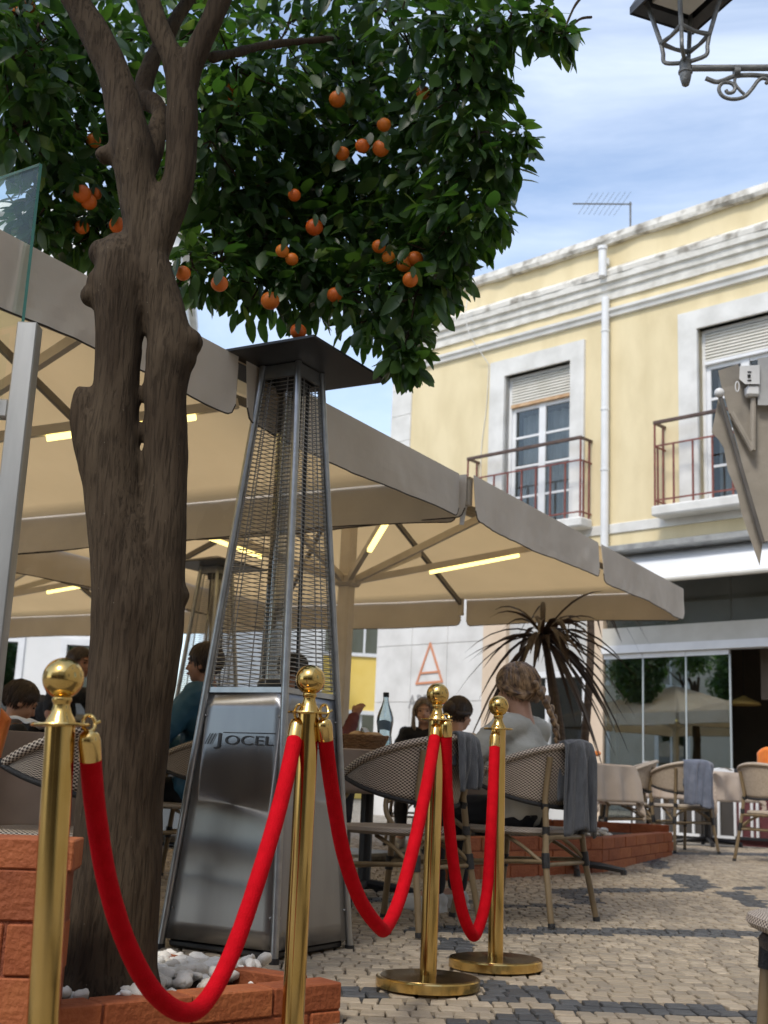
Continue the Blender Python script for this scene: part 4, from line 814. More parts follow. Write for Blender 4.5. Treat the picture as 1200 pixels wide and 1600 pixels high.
# ================================================================== patio heaters
def heater(label, corner, ang, h=2.2, logo=True, sb=.5, st=.17):
    # corner = ground point of the front post, ang = direction of the left panel from it
    dl_ = Vector((math.cos(ang), math.sin(ang), 0)); dr_ = Vector((-dl_.y, dl_.x, 0)) * -1
    c = Vector(corner) + dl_ * sb / 2 + dr_ * sb / 2; r = thing('patio_heater', label, 'heater', c, ang - math.pi, 'pyramid patio heaters')
    # local frame: +x points from the left post to the front post, so front corner is (+,-)
    zt = h - .06; zp = .93; hs = lambda z: (sb + (st - sb) * z / zt) / 2
    cs = [(1, -1), (1, 1), (-1, 1), (-1, -1)]
    for (a, b) in cs:
        s0, s1, sp_ = hs(0), hs(zt), hs(zp)
        MB().tube([(a * s0, b * s0, 0), (a * sp_, b * sp_, zp), (a * s1, b * s1, zt)], .0145, 12).build('post', STEELP, r, True)
        MB().tube([(a * s0, b * s0, 0), (a * s0, b * s0, .02)], .018, 10).build('foot', BLACKM, r)
    for k in range(4):
        a = cs[k]; b = cs[(k + 1) % 4]; s0, s1 = hs(.035) - .006, hs(zp) - .006; ins = .03
        def pt(u, z, o=0.):
            s = hs(z) - .004 + o; x0, y0 = a[0] * s, a[1] * s; x1, y1 = b[0] * s, b[1] * s; w_ = 2 * s; i0 = .010 / w_; u = i0 + (1 - 2 * i0) * u; return Vector((x0 + (x1 - x0) * u, y0 + (y1 - y0) * u, z))
        pn = MB().grid(lambda u, v: pt(u, .04 + (zp - .04) * v, .0025 * math.sin(u * math.pi) * math.sin(v * math.pi) * (1 + math.sin(v * 5 + k))), 10, 14).build('steel_panel', STEEL, r, True, .003)
        for u, v in ((.03, .12), (.97, .12), (.03, .9), (.97, .9)):
            p = pt(u, .04 + (zp - .04) * v, .004); MB().sph(p, .0045, 8, 6).build('screw', STEELP, pn)
        if logo and k in (3, 0):
            z = .735; n_ = Vector((a[0] + b[0], a[1] + b[1], 0)).normalized(); tilt = math.atan2((sb - st) / 2, zt); xd = Vector((b[0] - a[0], b[1] - a[1], 0)).normalized(); yd = Vector((0, 0, 1)) * math.cos(tilt) - n_ * math.sin(tilt); zd = xd.cross(yd)
            Mx = Matrix((xd, yd, zd)).transposed().to_4x4()
            for s, sz, u0, dzz, sx_ in (('J', .064, .225, -.002, 1.9), ('OCEL', .049, .325, 0, 1.8)):
                o = text_mesh(s, sz, 'logo_lettering', BLACKM, pn, (0, 0, 0), (0, 0, 0), 1, .0004)
                o.matrix_local = Matrix.Translation(pt(u0, z + dzz, .0075)) @ Mx @ Matrix.Diagonal((sx_, 1, 1, 1))
            st_ = MB()
            for q_ in range(3): x = q_ * .0125 - .006; st_.add([(x, 0, 0), (x + .005, 0, 0), (x + .025, .040, 0), (x + .020, .040, 0)], [(0, 1, 2, 3)])
            st_.add([(.075, .0425, 0), (.31, .0425, 0), (.31, .0455, 0), (.075, .0455, 0)], [(0, 1, 2, 3)])
            o = st_.build('logo_strokes', BLACKM, pn); o.matrix_local = Matrix.Translation(pt(.105, z, .0075)) @ Mx
        gm = MB(); nw = 74
        for i in range(nw):
            z = zp + .03 + (zt - .09 - zp) * i / (nw - 1); gm.tube([pt(.03, z, .004), pt(.97, z, .004)], .0019, 5)
        for u in (.0, .22, .78, 1.): gm.tube([pt(.03 + .94 * u, zp + .03, .001), pt(.03 + .94 * u, zt - .06, .001)], .0024, 6)
        g = gm.build('wire_guard', WIRE, r); g['kind'] = 'stuff'
        tbp = MB(); s = hs(zt - .03); tbp.add([pt(0, zt - .055, .002), pt(1, zt - .055, .002), pt(1, zt, .002), pt(0, zt, .002)], [(0, 1, 2, 3)]).build('top_rail', STEELP, r, solid=.004)
        MB().add([pt(0, zp - .002, .0), pt(1, zp - .002, .0), pt(1, zp + .018, .0), pt(0, zp + .018, .0)], [(0, 1, 2, 3)]).build('middle_rail', STEELP, r, solid=.006)
    MB().box(-hs(zp) + .01, hs(zp) - .01, -hs(zp) + .01, hs(zp) - .01, zp - .02, zp - .004).build('burner_tray', STEELP, r)
    MB().lathe([(.048, zp), (.048, zt - .06)], 24).build('glass_tube', glassm('heater_tube', (.9, .9, .9), .05, .18, clear=(.62, .62, .6)), r, True)
    MB().lathe([(.06, zt - .10), (.066, zt - .07), (.066, zt)], 20).build('burner_collar', BLACKM, r, True); MB().lathe([(.064, zp - .004), (.06, zp + .05), (.05, zp + .06)], 20).build('burner_collar', BLACKM, r, True)
    for sx, sy in ((-1, 1), (1, 1)): MB().tube([(sx * .075, sy * .055, zp), (sx * .05, sy * .045, zt - .05)], .008, 6).build('inner_rod', BLACKM, r)
    hh = .285
    hd = MB().add([(-hh, -hh, zt + .004), (hh, -hh, zt + .004), (hh, hh, zt + .004), (-hh, hh, zt + .004), (-hh, -hh, zt + .014), (hh, -hh, zt + .014), (hh, hh, zt + .014), (-hh, hh, zt + .014), (-.03, -.03, h + .03), (.03, -.03, h + .03), (.03, .03, h + .03), (-.03, .03, h + .03)],
                  [(3, 2, 1, 0), (0, 1, 5, 4), (1, 2, 6, 5), (2, 3, 7, 6), (3, 0, 4, 7), (4, 5, 9, 8), (5, 6, 10, 9), (6, 7, 11, 10), (7, 4, 8, 11), (8, 9, 10, 11)]).build('hood', BLACKM, r)
    MB().bbox(-sb / 2 + .02, sb / 2 - .02, -sb / 2 + .02, sb / 2 - .02, .012, .036, .006).build('base_plate', BLACKM, r)
    return r
cF = ground(428, 1507)
heater('stainless steel pyramid patio heater with black hood and printed front panel', cF, math.atan2(.5, -.866), h=2.31)
cB = at(337, 905, 9.5)
heater('farther pyramid patio heater with black hood, half hidden by trunk and near heater', Vector((cB.x + .07, 9.5 - .345, gz(9.3))), math.atan2(.55, -.83), h=2.2, logo=False)
# ================================================================== glass screen on the left
gs = thing('glass_screen', 'clear glass wind screen clamped to a square metal post', 'screen', (at(20, 1400, 3.6).x, 3.6, gz(3.6)))
gl = gs.location; pt_ = at(47, 508, 3.6) - gl
MB().bbox(pt_.x - .032, pt_.x + .032, -.032, .032, 0, pt_.z, .004).build('post', ZINC, gs)
ge = at(64, 256, 3.6) - gl; _p2 = atz(0, 278, ge.z + gl.z); d = Vector((_p2.x - gl.x - ge.x, _p2.y - gl.y, 0)).normalized()
def gp_(s, z, o): return Vector((ge.x, -.0, 0)) + d * s + Vector((d.y, -d.x, 0)) * o + Vector((0, 0, z))
P4 = [gp_(0, .35, -.006), gp_(1.5, .35, -.006), gp_(1.5, .35, .006), gp_(0, .35, .006)]
zt_ = ge.z
for pnl, z0, z1 in (('glass_pane', pt_.z + .004, zt_),):
    MB().add([p + Vector((0, 0, z0 - .35)) for p in P4] + [p + Vector((0, 0, z1 - .35)) for p in P4], [(0, 4, 5, 1), (3, 2, 6, 7)]).build('glass_pane', CLEARGL, gs)
    MB().add([p + Vector((0, 0, z0 - .35)) + (Vector((0, 0, 0))) for p in (P4[0], P4[3])] + [p + Vector((0, 0, z1 - .35)) for p in (P4[3], P4[0])], [(0, 1, 2, 3)]).add([P4[0] + Vector((0, 0, z1 - .35)), P4[3] + Vector((0, 0, z1 - .35)), P4[2] + Vector((0, 0, z1 - .35)), P4[1] + Vector((0, 0, z1 - .35))], [(0, 1, 2, 3)]).build('pane_edge', GLEDGE, gs)
lo_ = [gp_(.05, .45, -.004), gp_(1.5, .45, -.004)]
MB().add([lo_[0], lo_[1], lo_[1] + Vector((0, 0, pt_.z - .47)), lo_[0] + Vector((0, 0, pt_.z - .47))], [(0, 1, 2, 3)]).build('lower_pane', CLEARGL, gs)
MB().bbox(pt_.x - .085, pt_.x - .033, -.02, .02, at(5, 640, 3.6).z - gl.z - .03, at(5, 640, 3.6).z - gl.z + .03, .006).build('clamp', ZINC, gs)
# ================================================================== street lantern
lt = thing('street_lantern', 'old grey iron street lantern on a scrolled wall bracket against the sky', 'lantern', at(1071, 112, 5.5), R(22))
MB().lathe([(.004, -.085), (.018, -.075), (.026, -.045), (.030, -.02), (.030, -.012), (.036, -.008), (.036, .004), (.030, .01), (.030, .045), (.034, .05), (.02, .075), (.008, .085)], 20).build('finial', IRON, lt, True)
zr1, zr2, zr3 = .185, .40, .47; q1, q2 = .085, .14
for k in range(4):
    a = R(45 + 90 * k); d1 = Vector((math.cos(a), math.sin(a), 0))
    MB().tube(catmull([(0, 0, .05), d1 * .10 + Vector((0, 0, .07)), d1 * q1 * 1.3 + Vector((0, 0, zr1 - .06)), d1 * q1 * 1.42 + Vector((0, 0, zr1))], 5), .011, 8).build('cradle_arm', IRON, lt, True)
    MB().tube([d1 * q1 * 1.42 + Vector((0, 0, zr1)), d1 * q2 * 1.42 + Vector((0, 0, zr2 + .06))], .012, 8).build('corner_bar', IRON, lt, True)
    a2 = R(135 + 90 * k); d2_ = Vector((math.cos(a2), math.sin(a2), 0))
    MB().tube([d1 * q1 * 1.42 + Vector((0, 0, zr1)), (d1 + d2_) * .5 * q1 * 1.42 + Vector((0, 0, zr1 - .008)), d2_ * q1 * 1.42 + Vector((0, 0, zr1))], [.014, .010, .014], 8).build('ring_bar', IRON, lt, True)
rq = .195
MB().add([(s * rq, t * rq, zr2) for s, t in ((-1, -1), (1, -1), (1, 1), (-1, 1))] + [(s * .15, t * .15, zr2 + .03) for s, t in ((-1, -1), (1, -1), (1, 1), (-1, 1))], [(0, 1, 5, 4), (1, 2, 6, 5), (2, 3, 7, 6), (3, 0, 4, 7)]).add([(s * (rq + .004), t * (rq + .004), zr2 - .012) for s, t in ((-1, -1), (1, -1), (1, 1), (-1, 1))] + [(s * (rq + .004), t * (rq + .004), zr2 + .03) for s, t in ((-1, -1), (1, -1), (1, 1), (-1, 1))] + [(s * .09, t * .09, zr2 + .25) for s, t in ((-1, -1), (1, -1), (1, 1), (-1, 1))], [(0, 1, 5, 4), (1, 2, 6, 5), (2, 3, 7, 6), (3, 0, 4, 7), (4, 5, 9, 8), (5, 6, 10, 9), (6, 7, 11, 10), (7, 4, 8, 11), (8, 9, 10, 11)]).build('roof', pm('dark_zinc_roof', (.055, .055, .057), (.09, .09, .09), 12, .5, .3), lt)
MB().bbox(-.12, .12, -.12, .12, zr2 + .028, zr2 + .05, .02).build('diffuser', DIFF, lt)
arm = [(0, 0, .02), (.4, .0, .03), (1.6, 0, .06)]
inv = Matrix.Rotation(-R(22), 3, 'Z'); ex = inv @ Vector((1, -.05, 0))
MB().tube([ex * .03 + Vector((0, 0, .02)), ex * 1.32 + Vector((0, 0, .05))], .017, 12).build('bracket_arm', IRON, lt, True)
MB().tube([ex * .24 + Vector((0, 0, .0)), ex * .27 + Vector((0, 0, .0))], .028, 12).build('arm_collar', IRON, lt, True)
def sc(P): return [ex * x + Vector((0, 0, z)) for x, z in P]
MB().tube(catmull(sc([(.10, -.035), (.15, -.055), (.19, -.045), (.25, -.02), (.36, -.015), (.5, -.04), (.8, -.16), (1.3, -.5)]), 5), .012, 8).build('lower_scroll', IRON, lt, True)
MB().tube(catmull(sc([(.40, -.06), (.41, -.04), (.385, -.03), (.36, -.045), (.33, -.09), (.29, -.135), (.235, -.15), (.185, -.135), (.165, -.095), (.185, -.06), (.225, -.06), (.245, -.085), (.235, -.11), (.21, -.115), (.2, -.1)]), 6), [.010] * 85, 8).build('spiral_scroll', IRON, lt, True)
MB().tube(catmull(sc([(.25, -.02), (.245, -.06), (.27, -.1), (.29, -.12)]), 5), .008, 8).build('leaf_scroll', IRON, lt, True)
# ================================================================== folded awning at the right edge
aY = 6.35
fa = thing('folded_awning', 'folded taupe awning with jointed arms and a white motor box at the right edge', 'awning', at(1190, 880, aY))
fo = fa.location
def fpx(x, y_, dy=0): p = at(x, y_, aY + dy) - fo; return p
def slab(P, y0, y1, name, mat):
    a = [fpx(x, y_, y0) for x, y_ in P]; b = [fpx(x, y_, y1) for x, y_ in P]; n = len(P)
    return MB().add(a + b, [list(range(n)), list(range(n, 2 * n))[::-1]] + [(i, i + n, (i + 1) % n + n, (i + 1) % n) for i in range(n)]).build(name, mat, fa)
slab([(1124, 614), (1112, 676), (1122, 686), (1131, 700), (1137, 735), (1152, 770), (1158, 800), (1168, 830), (1187, 884), (1189, 868), (1192, 845), (1130, 625)], .03, .09, 'side_flap', TAUPE)
slab([(1128, 605), (1200, 596), (1230, 700), (1230, 845), (1192, 846)], .0, .28, 'folded_fabric', TAUPE)
slab([(1122, 579), (1153, 569), (1170, 600), (1128, 607)], .05, .09, 'upper_flap', TAUPE)
MB().tube([fpx(1125, 618, -.03), fpx(1192, 848, -.03)], .012, 8).build('front_bar', ALUD, fa)
MB().tube([fpx(1143, 645, -.03), fpx(1176, 704, -.05)], .016, 8).build('lower_arm', TAUPE, fa); MB().tube([fpx(1176, 704, -.05), fpx(1177, 618, -.03)], .016, 8).build('upper_arm', TAUPE, fa)
MB().sph(fpx(1124, 614, -.03), .028, 12, 8).build('bar_end', WHITEP, fa, True); MB().bbox(-.035, .035, -.03, .03, -.03, .03, .01).build('arm_bracket', WHITEP, fa).location = fpx(1175, 612, -.04)
slab([(1156, 572), (1187, 570), (1187, 600), (1164, 600), (1155, 592)], -.08, .05, 'motor_box', WHITEP)
slab([(1168, 585), (1173, 585), (1173, 590), (1168, 590)], -.084, -.0805, 'box_button', IRONK)
slab([(1168, 580), (1174, 580), (1174, 582), (1168, 582)], -.084, -.0805, 'box_print', IRONK); slab([(1168, 593), (1174, 593), (1174, 595), (1168, 595)], -.084, -.0805, 'box_print', IRONK)
slab([(1184, 560), (1260, 548), (1260, 633), (1184, 633)], -.05, .3, 'cassette', pm('grey_cassette', (.44, .44, .43), (.52, .52, .51), 10, .6))
rg = [fpx(1152 + 3 * math.cos(R(a)) + 0, 604 + 8 * math.sin(R(a)), -.09) for a in range(0, 360, 24)]
MB().tube(rg, .003, 6, closed=True).build('pull_ring', WHITEP, fa)
# ================================================================== bistro chairs
def chair_meshes(wm):
    """bistro armchair, front = +y, origin on the floor under the seat"""
    P = {}; RB = .265; CY = .02
    def plan(a): return Vector((RB * 1.03 * math.sin(a), CY - RB * math.cos(a) * 1.0, 0))
    AM = R(112)
    def zt(t): return .865 - .185 * abs(t) ** 1.9
    def zb(t): return .555 + .125 * abs(t) ** 2.2
    mb = MB(); nu, nv = 36, 8; vs = []; fs = []; uvs = []
    for j in range(nv + 1):
        for i in range(nu + 1):
            t = 2 * i / nu - 1; a = t * AM; v = j / nv; z = zb(t) + (zt(t) - zb(t)) * v; o = 1 + .16 * (z - .55) / .3; p = plan(a) * o
            vs.append((p.x, p.y - .02 * v, z))
    for j in range(nv):
        for i in range(nu):
            q = j * (nu + 1) + i; fs.append((q, q + 1, q + nu + 2, q + nu + 1)); ul = lambda k, l: (RB * AM * 2 * k / nu, .31 * l / nv); uvs.append([ul(i, j), ul(i + 1, j), ul(i + 1, j + 1), ul(i, j + 1)])
    mb.add(vs, fs, uvs); P['backrest'] = (mb, wm)
    row = lambda j: [Vector(vs[j * (nu + 1) + i]) for i in range(nu + 1)]
    P['top_rim'] = (MB().tube(row(nv), .0165, 10), wm); P['lower_binding'] = (MB().tube(row(0), .011, 8), WRAP)
    # seat: rounded square
    def se(a, r_): c, s = math.cos(a), math.sin(a); k = (abs(c) ** 3.2 + abs(s) ** 3.2) ** (-1 / 3.2); return (r_ * k * c * 1.02, .015 + r_ * k * s)
    n = 32; mb = MB(); rings = [(.15, .452), (.205, .456), (.222, .448), (.226, .432), (.215, .418)]; vs = []; fs = []; uvs = []
    for r_, z in rings:
        for k in range(n): x, y_ = se(2 * math.pi * k / n, r_); vs.append((x, y_, z))
    for i in range(len(rings) - 1):
        for k in range(n):
            f = (i * n + k, i * n + (k + 1) % n, (i + 1) * n + (k + 1) % n, (i + 1) * n + k); fs.append(f)
            uvs.append([(2 * math.pi * .22 * (k + (1 if m in (1, 2) else 0)) / n, .03 * (i + (1 if m > 1 else 0))) if i > 0 else (vs[f[m]][0], vs[f[m]][1]) for m in range(4)])
    fs.append(list(range(n))); uvs.append([(vs[k][0], vs[k][1]) for k in range(n)]); fs.append([4 * n + k for k in range(n)][::-1]); uvs.append([(vs[k][0], vs[k][1]) for k in range(n)])
    mb.add(vs, fs, uvs); P['seat'] = (mb, wm)
    legs = []; wr = []
    for s in (-1, 1):
        bt = plan(s * R(38)); bp = [(s * .235, -.285, 0), (s * .205, -.235, .30), (s * .185, -.225, .46), (bt.x * 1.04, bt.y * 1.04 - .016, .60), (bt.x * 1.13, bt.y * 1.13 - .03, .80)]
        legs.append(MB().tube(bp, .0145, 10)); legs.append(MB().tube([(s * .225, .235, 0), (s * .205, .195, .26), (s * .195, .175, .425)], .0145, 10))
        wr.append(MB().tube([(s * .208, -.24, .27), (s * .202, -.233, .34)], .0185, 10)); wr.append(MB().tube([(s * .1855, -.2255, .425), (s * .186, -.226, .465)], .018, 10)); wr.append(MB().tube([(s * .207, .2, .235), (s * .2035, .193, .30)], .0185, 10)); wr.append(MB().tube([(bt.x * 1.035, bt.y * 1.035 - .016, .545), (bt.x * 1.05, bt.y * 1.05 - .018, .575)], .018, 10))
    P['leg'] = (legs, BAMBOO); P['binding'] = (wr, WRAP)
    arms = []; kn = []
    for s in (-1, 1):
        e = plan(s * AM) * 1.07; arms.append(MB().tube(catmull([(e.x, e.y, .68), (s * .295, e.y + .09, .665), (s * .285, e.y + .15, .60), (s * .25, e.y + .13, .50), (s * .215, e.y + .03, .415)], 6), .0125, 10))
        kn.append(MB().tube([(e.x, e.y - .01, .681), (s * .296, e.y + .05, .677)], .017, 10))
    P['arm'] = (arms, BAMBOO); P['arm_binding'] = (kn, WRAP)
    br = []
    for s in (-1, 1):
        br.append(MB().tube([(s * .203, -.232, .30), (s * .205, .19, .275)], .011, 8)); br.append(MB().tube(catmull([(s * .205, -.235, .30), (s * .15, -.2, .36), (s * .05, -.19, .405)], 4), .010, 8)); br.append(MB().tube(catmull([(s * .204, -.225, .29), (s * .19, -.10, .37), (s * .17, .0, .412)], 4), .010, 8))
    br.append(MB().tube([(-.203, -.232, .285), (.203, -.232, .285)], .010, 8)); br.append(MB().tube([(-.205, .19, .26), (.205, .19, .26)], .010, 8)); br.append(MB().tube([(-.19, -.222, .412), (.19, -.222, .412)], .012, 8))
    P['stretcher'] = (br, BAMBOO)
    ft = [MB().tube([(s * x, y_, 0), (s * x * .997, y_ * .99, .022)], .0165, 10) for s in (-1, 1) for x, y_ in ((.235, -.285), (.225, .235))]
    P['foot_cap'] = (ft, WRAP)
    out_ = []
    for nm, (m, mat) in P.items():
        for x in (m if isinstance(m, list) else [m]):
            x.v = [(v[0], v[1], v[2] * .93) for v in x.v]
            out_.append((nm, x.mesh(nm, mat, 50)))
    return out_
CHW = chair_meshes(WEAVE); CHT = chair_meshes(WEAVET)
def chair(label, x, y_, face, kind=CHW, group='woven bistro armchairs', z=None, tilt=0):
    r = thing('bistro_chair', label, 'chair', (x, y_, gz(y_) if z is None else z), face, group)
    for nm, me in kind:
        o = inst(nm, me, r)
        if nm == 'backrest': md = o.modifiers.new('s', 'SOLIDIFY'); md.thickness = .008
    return r
def fdir(dx, dy): return math.atan2(dy, dx) - math.pi / 2
ch1 = chair('empty woven bistro chair with its back to the viewer, behind the narrow rope', .13, 5.5, fdir(-.80, .60))
ch2 = chair('woven bistro chair the woman with the braid sits on', .72, 5.98, fdir(-.82, .57))
ch3 = chair('tan chair with curved arms turned to the left, beside the right planter', 0, 0, 0, CHT, 'tan chairs outside the shop')
def put(o, px, Y, face): p = at(px, 1250, Y); o.location = (p.x, Y, gz(Y)); o.rotation_euler = (0, 0, face)
put(ch3, 975, 11.7, fdir(-.92, .05)); ch4 = chair('tan chair with a blue grey blanket over its back, before the shop glass', 0, 0, 0, CHT, 'tan chairs outside the shop'); put(ch4, 1060, 11.6, fdir(-.35, .94))
ch5 = chair('tan chair standing alone near the right edge, by the orange blanket', 0, 0, 0, CHT, 'tan chairs outside the shop'); put(ch5, 1214, 10.6, fdir(.80, .60))
ch6 = chair('dark woven chair behind the leftmost stanchion, side on', -1.05, 4.28, fdir(-1, .12))
sx_ = at(1180, 1400, 2.75); stl = thing('woven_stool', 'black and white woven stool cut off by the lower right picture edge', 'stool', (sx_.x + .238, 2.75, gz(2.75)))
for nm, me in CHW:
    if nm == 'seat': o = inst(nm, me, stl, (0, 0, .035)); 
MB().tube([(.20 * math.cos(R(a)), .015 + .20 * math.sin(R(a)), .40) for a in range(0, 360, 15)], .02, 8, closed=True).build('seat_binding', WRAP, stl, True)
for sx in (-1, 1):
    for sy in (-1, 1): MB().tube([(sx * .185, sy * .185, 0), (sx * .16, sy * .16, .40)], .016, 10).build('leg', BAMBOO, stl, True); MB().tube([(sx * .164, sy * .164, .33), (sx * .16, sy * .16, .40)], .021, 10).build('binding', WRAP, stl, True)
ch8 = chair('chair under the man in the blue jacket', -1.02, 7.0, fdir(-.95, .25))
ch9 = chair('chair of the brown haired guest at the back table', .62, 8.75, fdir(.75, .66))
ch10 = chair('chair of the guest facing the viewer by the marble wall', .42, 10.75, fdir(-.35, -.93))
ch11 = chair('chair of the guest wearing a dark cap', -.52, 8.0, fdir(.80, .60))
ch12 = chair('chair of the child like seated guest at the left table', -2.05, 7.0, fdir(.85, .5))
# ================================================================== tables
def table(label, x, y_, half, rot, mat, over=.26, group='cloth covered tables', hgt=.735, ov2=None):
    r = thing('table', 'dark pedestal table ' + label, 'table', (x, y_, gz(y_)), rot, group)
    MB().bbox(-half, half, -half, half, hgt - .03, hgt, .006).build('table_top', IRONK, r)
    MB().tube([(0, 0, .04), (0, 0, hgt - .03)], .035, 12).build('pedestal', IRONK, r)
    for k in range(4):
        a = R(45 + 90 * k); MB().tube([(0, 0, .07), (.2 * math.cos(a), .2 * math.sin(a), .05), (.34 * math.cos(a), .34 * math.sin(a), .03)], [.026, .022, .018], 8).lathe([(.022, 0), (.022, .035)], 10, (.33 * math.cos(a), .33 * math.sin(a), 0)).build('foot', IRONK, r)
    c = thing('tablecloth', 'cloth ' + label, 'tablecloth', (x, y_, gz(y_)), rot, 'tablecloths'); ph = random.uniform(0, 6)
    def fn(u, v):
        X = (u - .5) * 2 * (half + over); Y = (v - .5) * 2 * (half + over); dx = max(abs(X) - half, 0); dy = max(abs(Y) - half, 0); sx = 1 if X > 0 else -1; sy = 1 if Y > 0 else -1
        fold = .022 * math.sin(9 * (X if dy > dx else Y) / half + ph); drop = max(dx, dy) + .55 * min(dx, dy); o = .012 + .10 * drop + fold * min(1, drop / .12)
        xx = max(-half, min(half, X)) + (sx * (o if dx > 0 else 0)) * (1 if dx >= dy else .75); yy = max(-half, min(half, Y)) + (sy * (o if dy > 0 else 0)) * (1 if dy >= dx else .75)
        return (xx, yy, hgt + .006 + (.0015 * noise.noise((X * 6, Y * 6, ph)) if not (dx or dy) else 0) - drop * .97)
    MB().grid(fn, 48, 48).build('cloth', mat, c, True, .003)
    return r
t1 = table('the woman with the braid sits at, with bottle and basket', -.02, 6.62, .42, R(32), CLOTHD, .22)
t2 = table('behind the leftmost stanchion, with a crumpled napkin', -1.66, 4.8, .42, R(30), CLOTHD, .36)
t3 = table('between the right planter and the gray towel', at(893, 1205, 8.6).x + .05, 8.72, .28, R(38), CLOTH, .26)
t4 = table('at the shop front, left one, partly behind the palm stem', at(945, 1180, 13).x, 13.1, .42, R(30), CLOTH, .3)
t5 = table('at the shop front, right one, behind the blue grey blanket', at(1108, 1185, 12.8).x, 12.9, .36, R(38), CLOTH, .3)
t6 = table('in the back, between the brown haired guest and the marble wall', .75, 9.75, .4, R(30), CLOTH, .25)
t7 = table('in front of the man in the blue jacket', -1.75, 6.95, .38, R(30), CLOTHD, .25)
# ================================================================== blankets over chairs
def blanket(label, ch, t0, t1, drop_out, drop_in, mat, name='fleece_blanket', seed=0, skew=0.):
    """draped over the back rim of a chair between the rim parameters t0..t1"""
    AM = R(112); RB = .265
    r = thing(name, label, 'blanket', ch.location, ch.rotation_euler[2], 'fleece blankets over chairs')
    def rim(t):
        a = t * AM; o = 1 + .16 * (.865 - .185 * abs(t) ** 1.9 - .55) / .3; return Vector((RB * 1.03 * math.sin(a) * o, (.02 - RB * math.cos(a)) * o - .02, .93 * (.865 - .185 * abs(t) ** 1.9)))
    def fn(u, v):
        t = t0 + (t1 - t0) * u; p = rim(t); a = t * AM; out = Vector((math.sin(a), -math.cos(a), 0)); tot = drop_out * (1 + .05 * math.sin(u * 4 + seed) + .02 * math.sin(u * 13)) + drop_in + .06; s = v * tot - drop_in - .03
        f = .013 * math.sin(u * 13 + seed + 1.5 * noise.noise((u * 3, v * 2, seed))) + .007 * math.sin(u * 29 + seed * 2 + v * 5); rr = .024
        if abs(s) < .03: an = s / .03 * math.pi / 2; q_ = p + out * (rr * math.sin(an) + f * .2) + Vector((0, 0, rr * math.cos(an)))
        elif s > 0: q_ = p + out * (rr + .02 * (s - .03) + f * min(1, s / .1) * (1.2 if u < .95 else 1)) + Vector((skew * s * math.cos(a), skew * s * math.sin(a), -(s - .03)))
        else: q_ = p - out * (rr + .02 * (-s - .03) - f * .5) + Vector((0, 0, s + .03))
        return q_
    MB().grid(fn, 34, 40).build('fabric', mat, r, True, .012)
    return r
blanket('charcoal fleece blanket over the empty woven chair back', ch1, -.08, .26, .21, .12, TOWEL, seed=1)
blanket('long charcoal fleece blanket hanging from the chair of the woman with the braid', ch2, -.22, .20, .40, .25, TOWEL, seed=3)
blanket('blue grey fleece blanket hanging over a tan chair at the shop', ch4, -.22, .34, .38, .2, TOWELB, seed=5)
b6 = thing('fleece_blanket', 'bright orange fleece blanket over a seat back at the left picture edge', 'blanket', at(-6, 1180, 4.05), R(20), 'fleece blankets over chairs')
MB().grid(lambda u, v: (-.16 + .19 * u - .03 * v * u, .02 * math.sin(u * 9) + .03 * math.sin(v * 3.1), .20 - .30 * v - .05 * (u - .35) ** 2 * 4 * (1 - v)), 20, 20).build('fabric', TOWELO, b6, True, .02)
b7 = thing('fleece_blanket', 'orange fleece blanket by the right picture edge near the lone tan chair', 'blanket', at(1203, 1240, 11.4), R(0), 'fleece blankets over chairs')
MB().grid(lambda u, v: (-.10 + .45 * u, .02 * math.sin(u * 12), .42 - .42 * v - .06 * (1 - min(1, u * 5)) ** 2), 20, 14).build('fabric', TOWELO, b7, True, .03)
b8 = thing('fleece_blanket', 'folded orange fleece lying on the left shop table', 'blanket', at(918, 1181, 12.2), R(0), 'fleece blankets over chairs')
MB().bbox(-.12, .12, -.08, .08, 0, .05, .02).build('fabric', TOWELO, b8, True)
b9 = thing('fleece_blanket', 'orange fleece on a low seat under the left shop table', 'blanket', at(921, 1252, 11.6), R(0), 'fleece blankets over chairs')
MB().bbox(-.10, .10, -.1, .1, 0, .09, .02).build('fabric', TOWELO, b9, True)
# ================================================================== things on the tables
bz = gz(6.5) + .744
bp_ = at(600, 1165, 6.42); bo = thing('water_bottle', 'clear glass water bottle with black cap on the table', 'bottle', (bp_.x, bp_.y, bz))
MB().lathe([(.030, 0), (.041, .006), (.042, .03), (.039, .06), (.036, .085), (.039, .115), (.044, .15), (.043, .175), (.034, .205), (.022, .235), (.0145, .262), (.0135, .285)], 28).build('body', BOTGL, bo, True)
MB().lathe([(.0155, .28), (.0155, .302), (.013, .304)], 20).build('cap', BLACKM, bo, True)
MB().grid(lambda u, v: (.0445 * math.sin(R(-60 + 100 * u)), -.0445 * math.cos(R(-60 + 100 * u)), .10 + .05 * v + .01 * math.sin(u * 3)), 12, 3).build('print', LABELM, bo, True)
MB().lathe([(.028, .004), (.039, .01), (.040, .03), (.037, .06), (.035, .075)], 24).build('water', glassm('water', (.9, .95, 1), 0, .05, clear=(.82, .9, .92)), bo, True)
kp = at(568, 1175, 6.35); kb = thing('bread_basket', 'brown oval wicker bread basket on the table beside the bottle', 'basket', (kp.x, kp.y, bz), R(10))
wb = MB()
for k in range(9):
    z = .004 + .0085 * k; a = .085 + .0035 * k; ring = [Vector((a * 1.12 * math.cos(R(q)), a * .8 * math.sin(R(q)), z + .0022 * math.sin(q * .9 + k * math.pi))) for q in range(0, 360, 10)]; wb.tube(ring, .0052, 6, closed=True)
wb.hprism([(.09 * math.cos(R(q)), .065 * math.sin(R(q))) for q in range(0, 360, 20)], .001, .006).build('wicker_bowl', WICKER, kb, True)
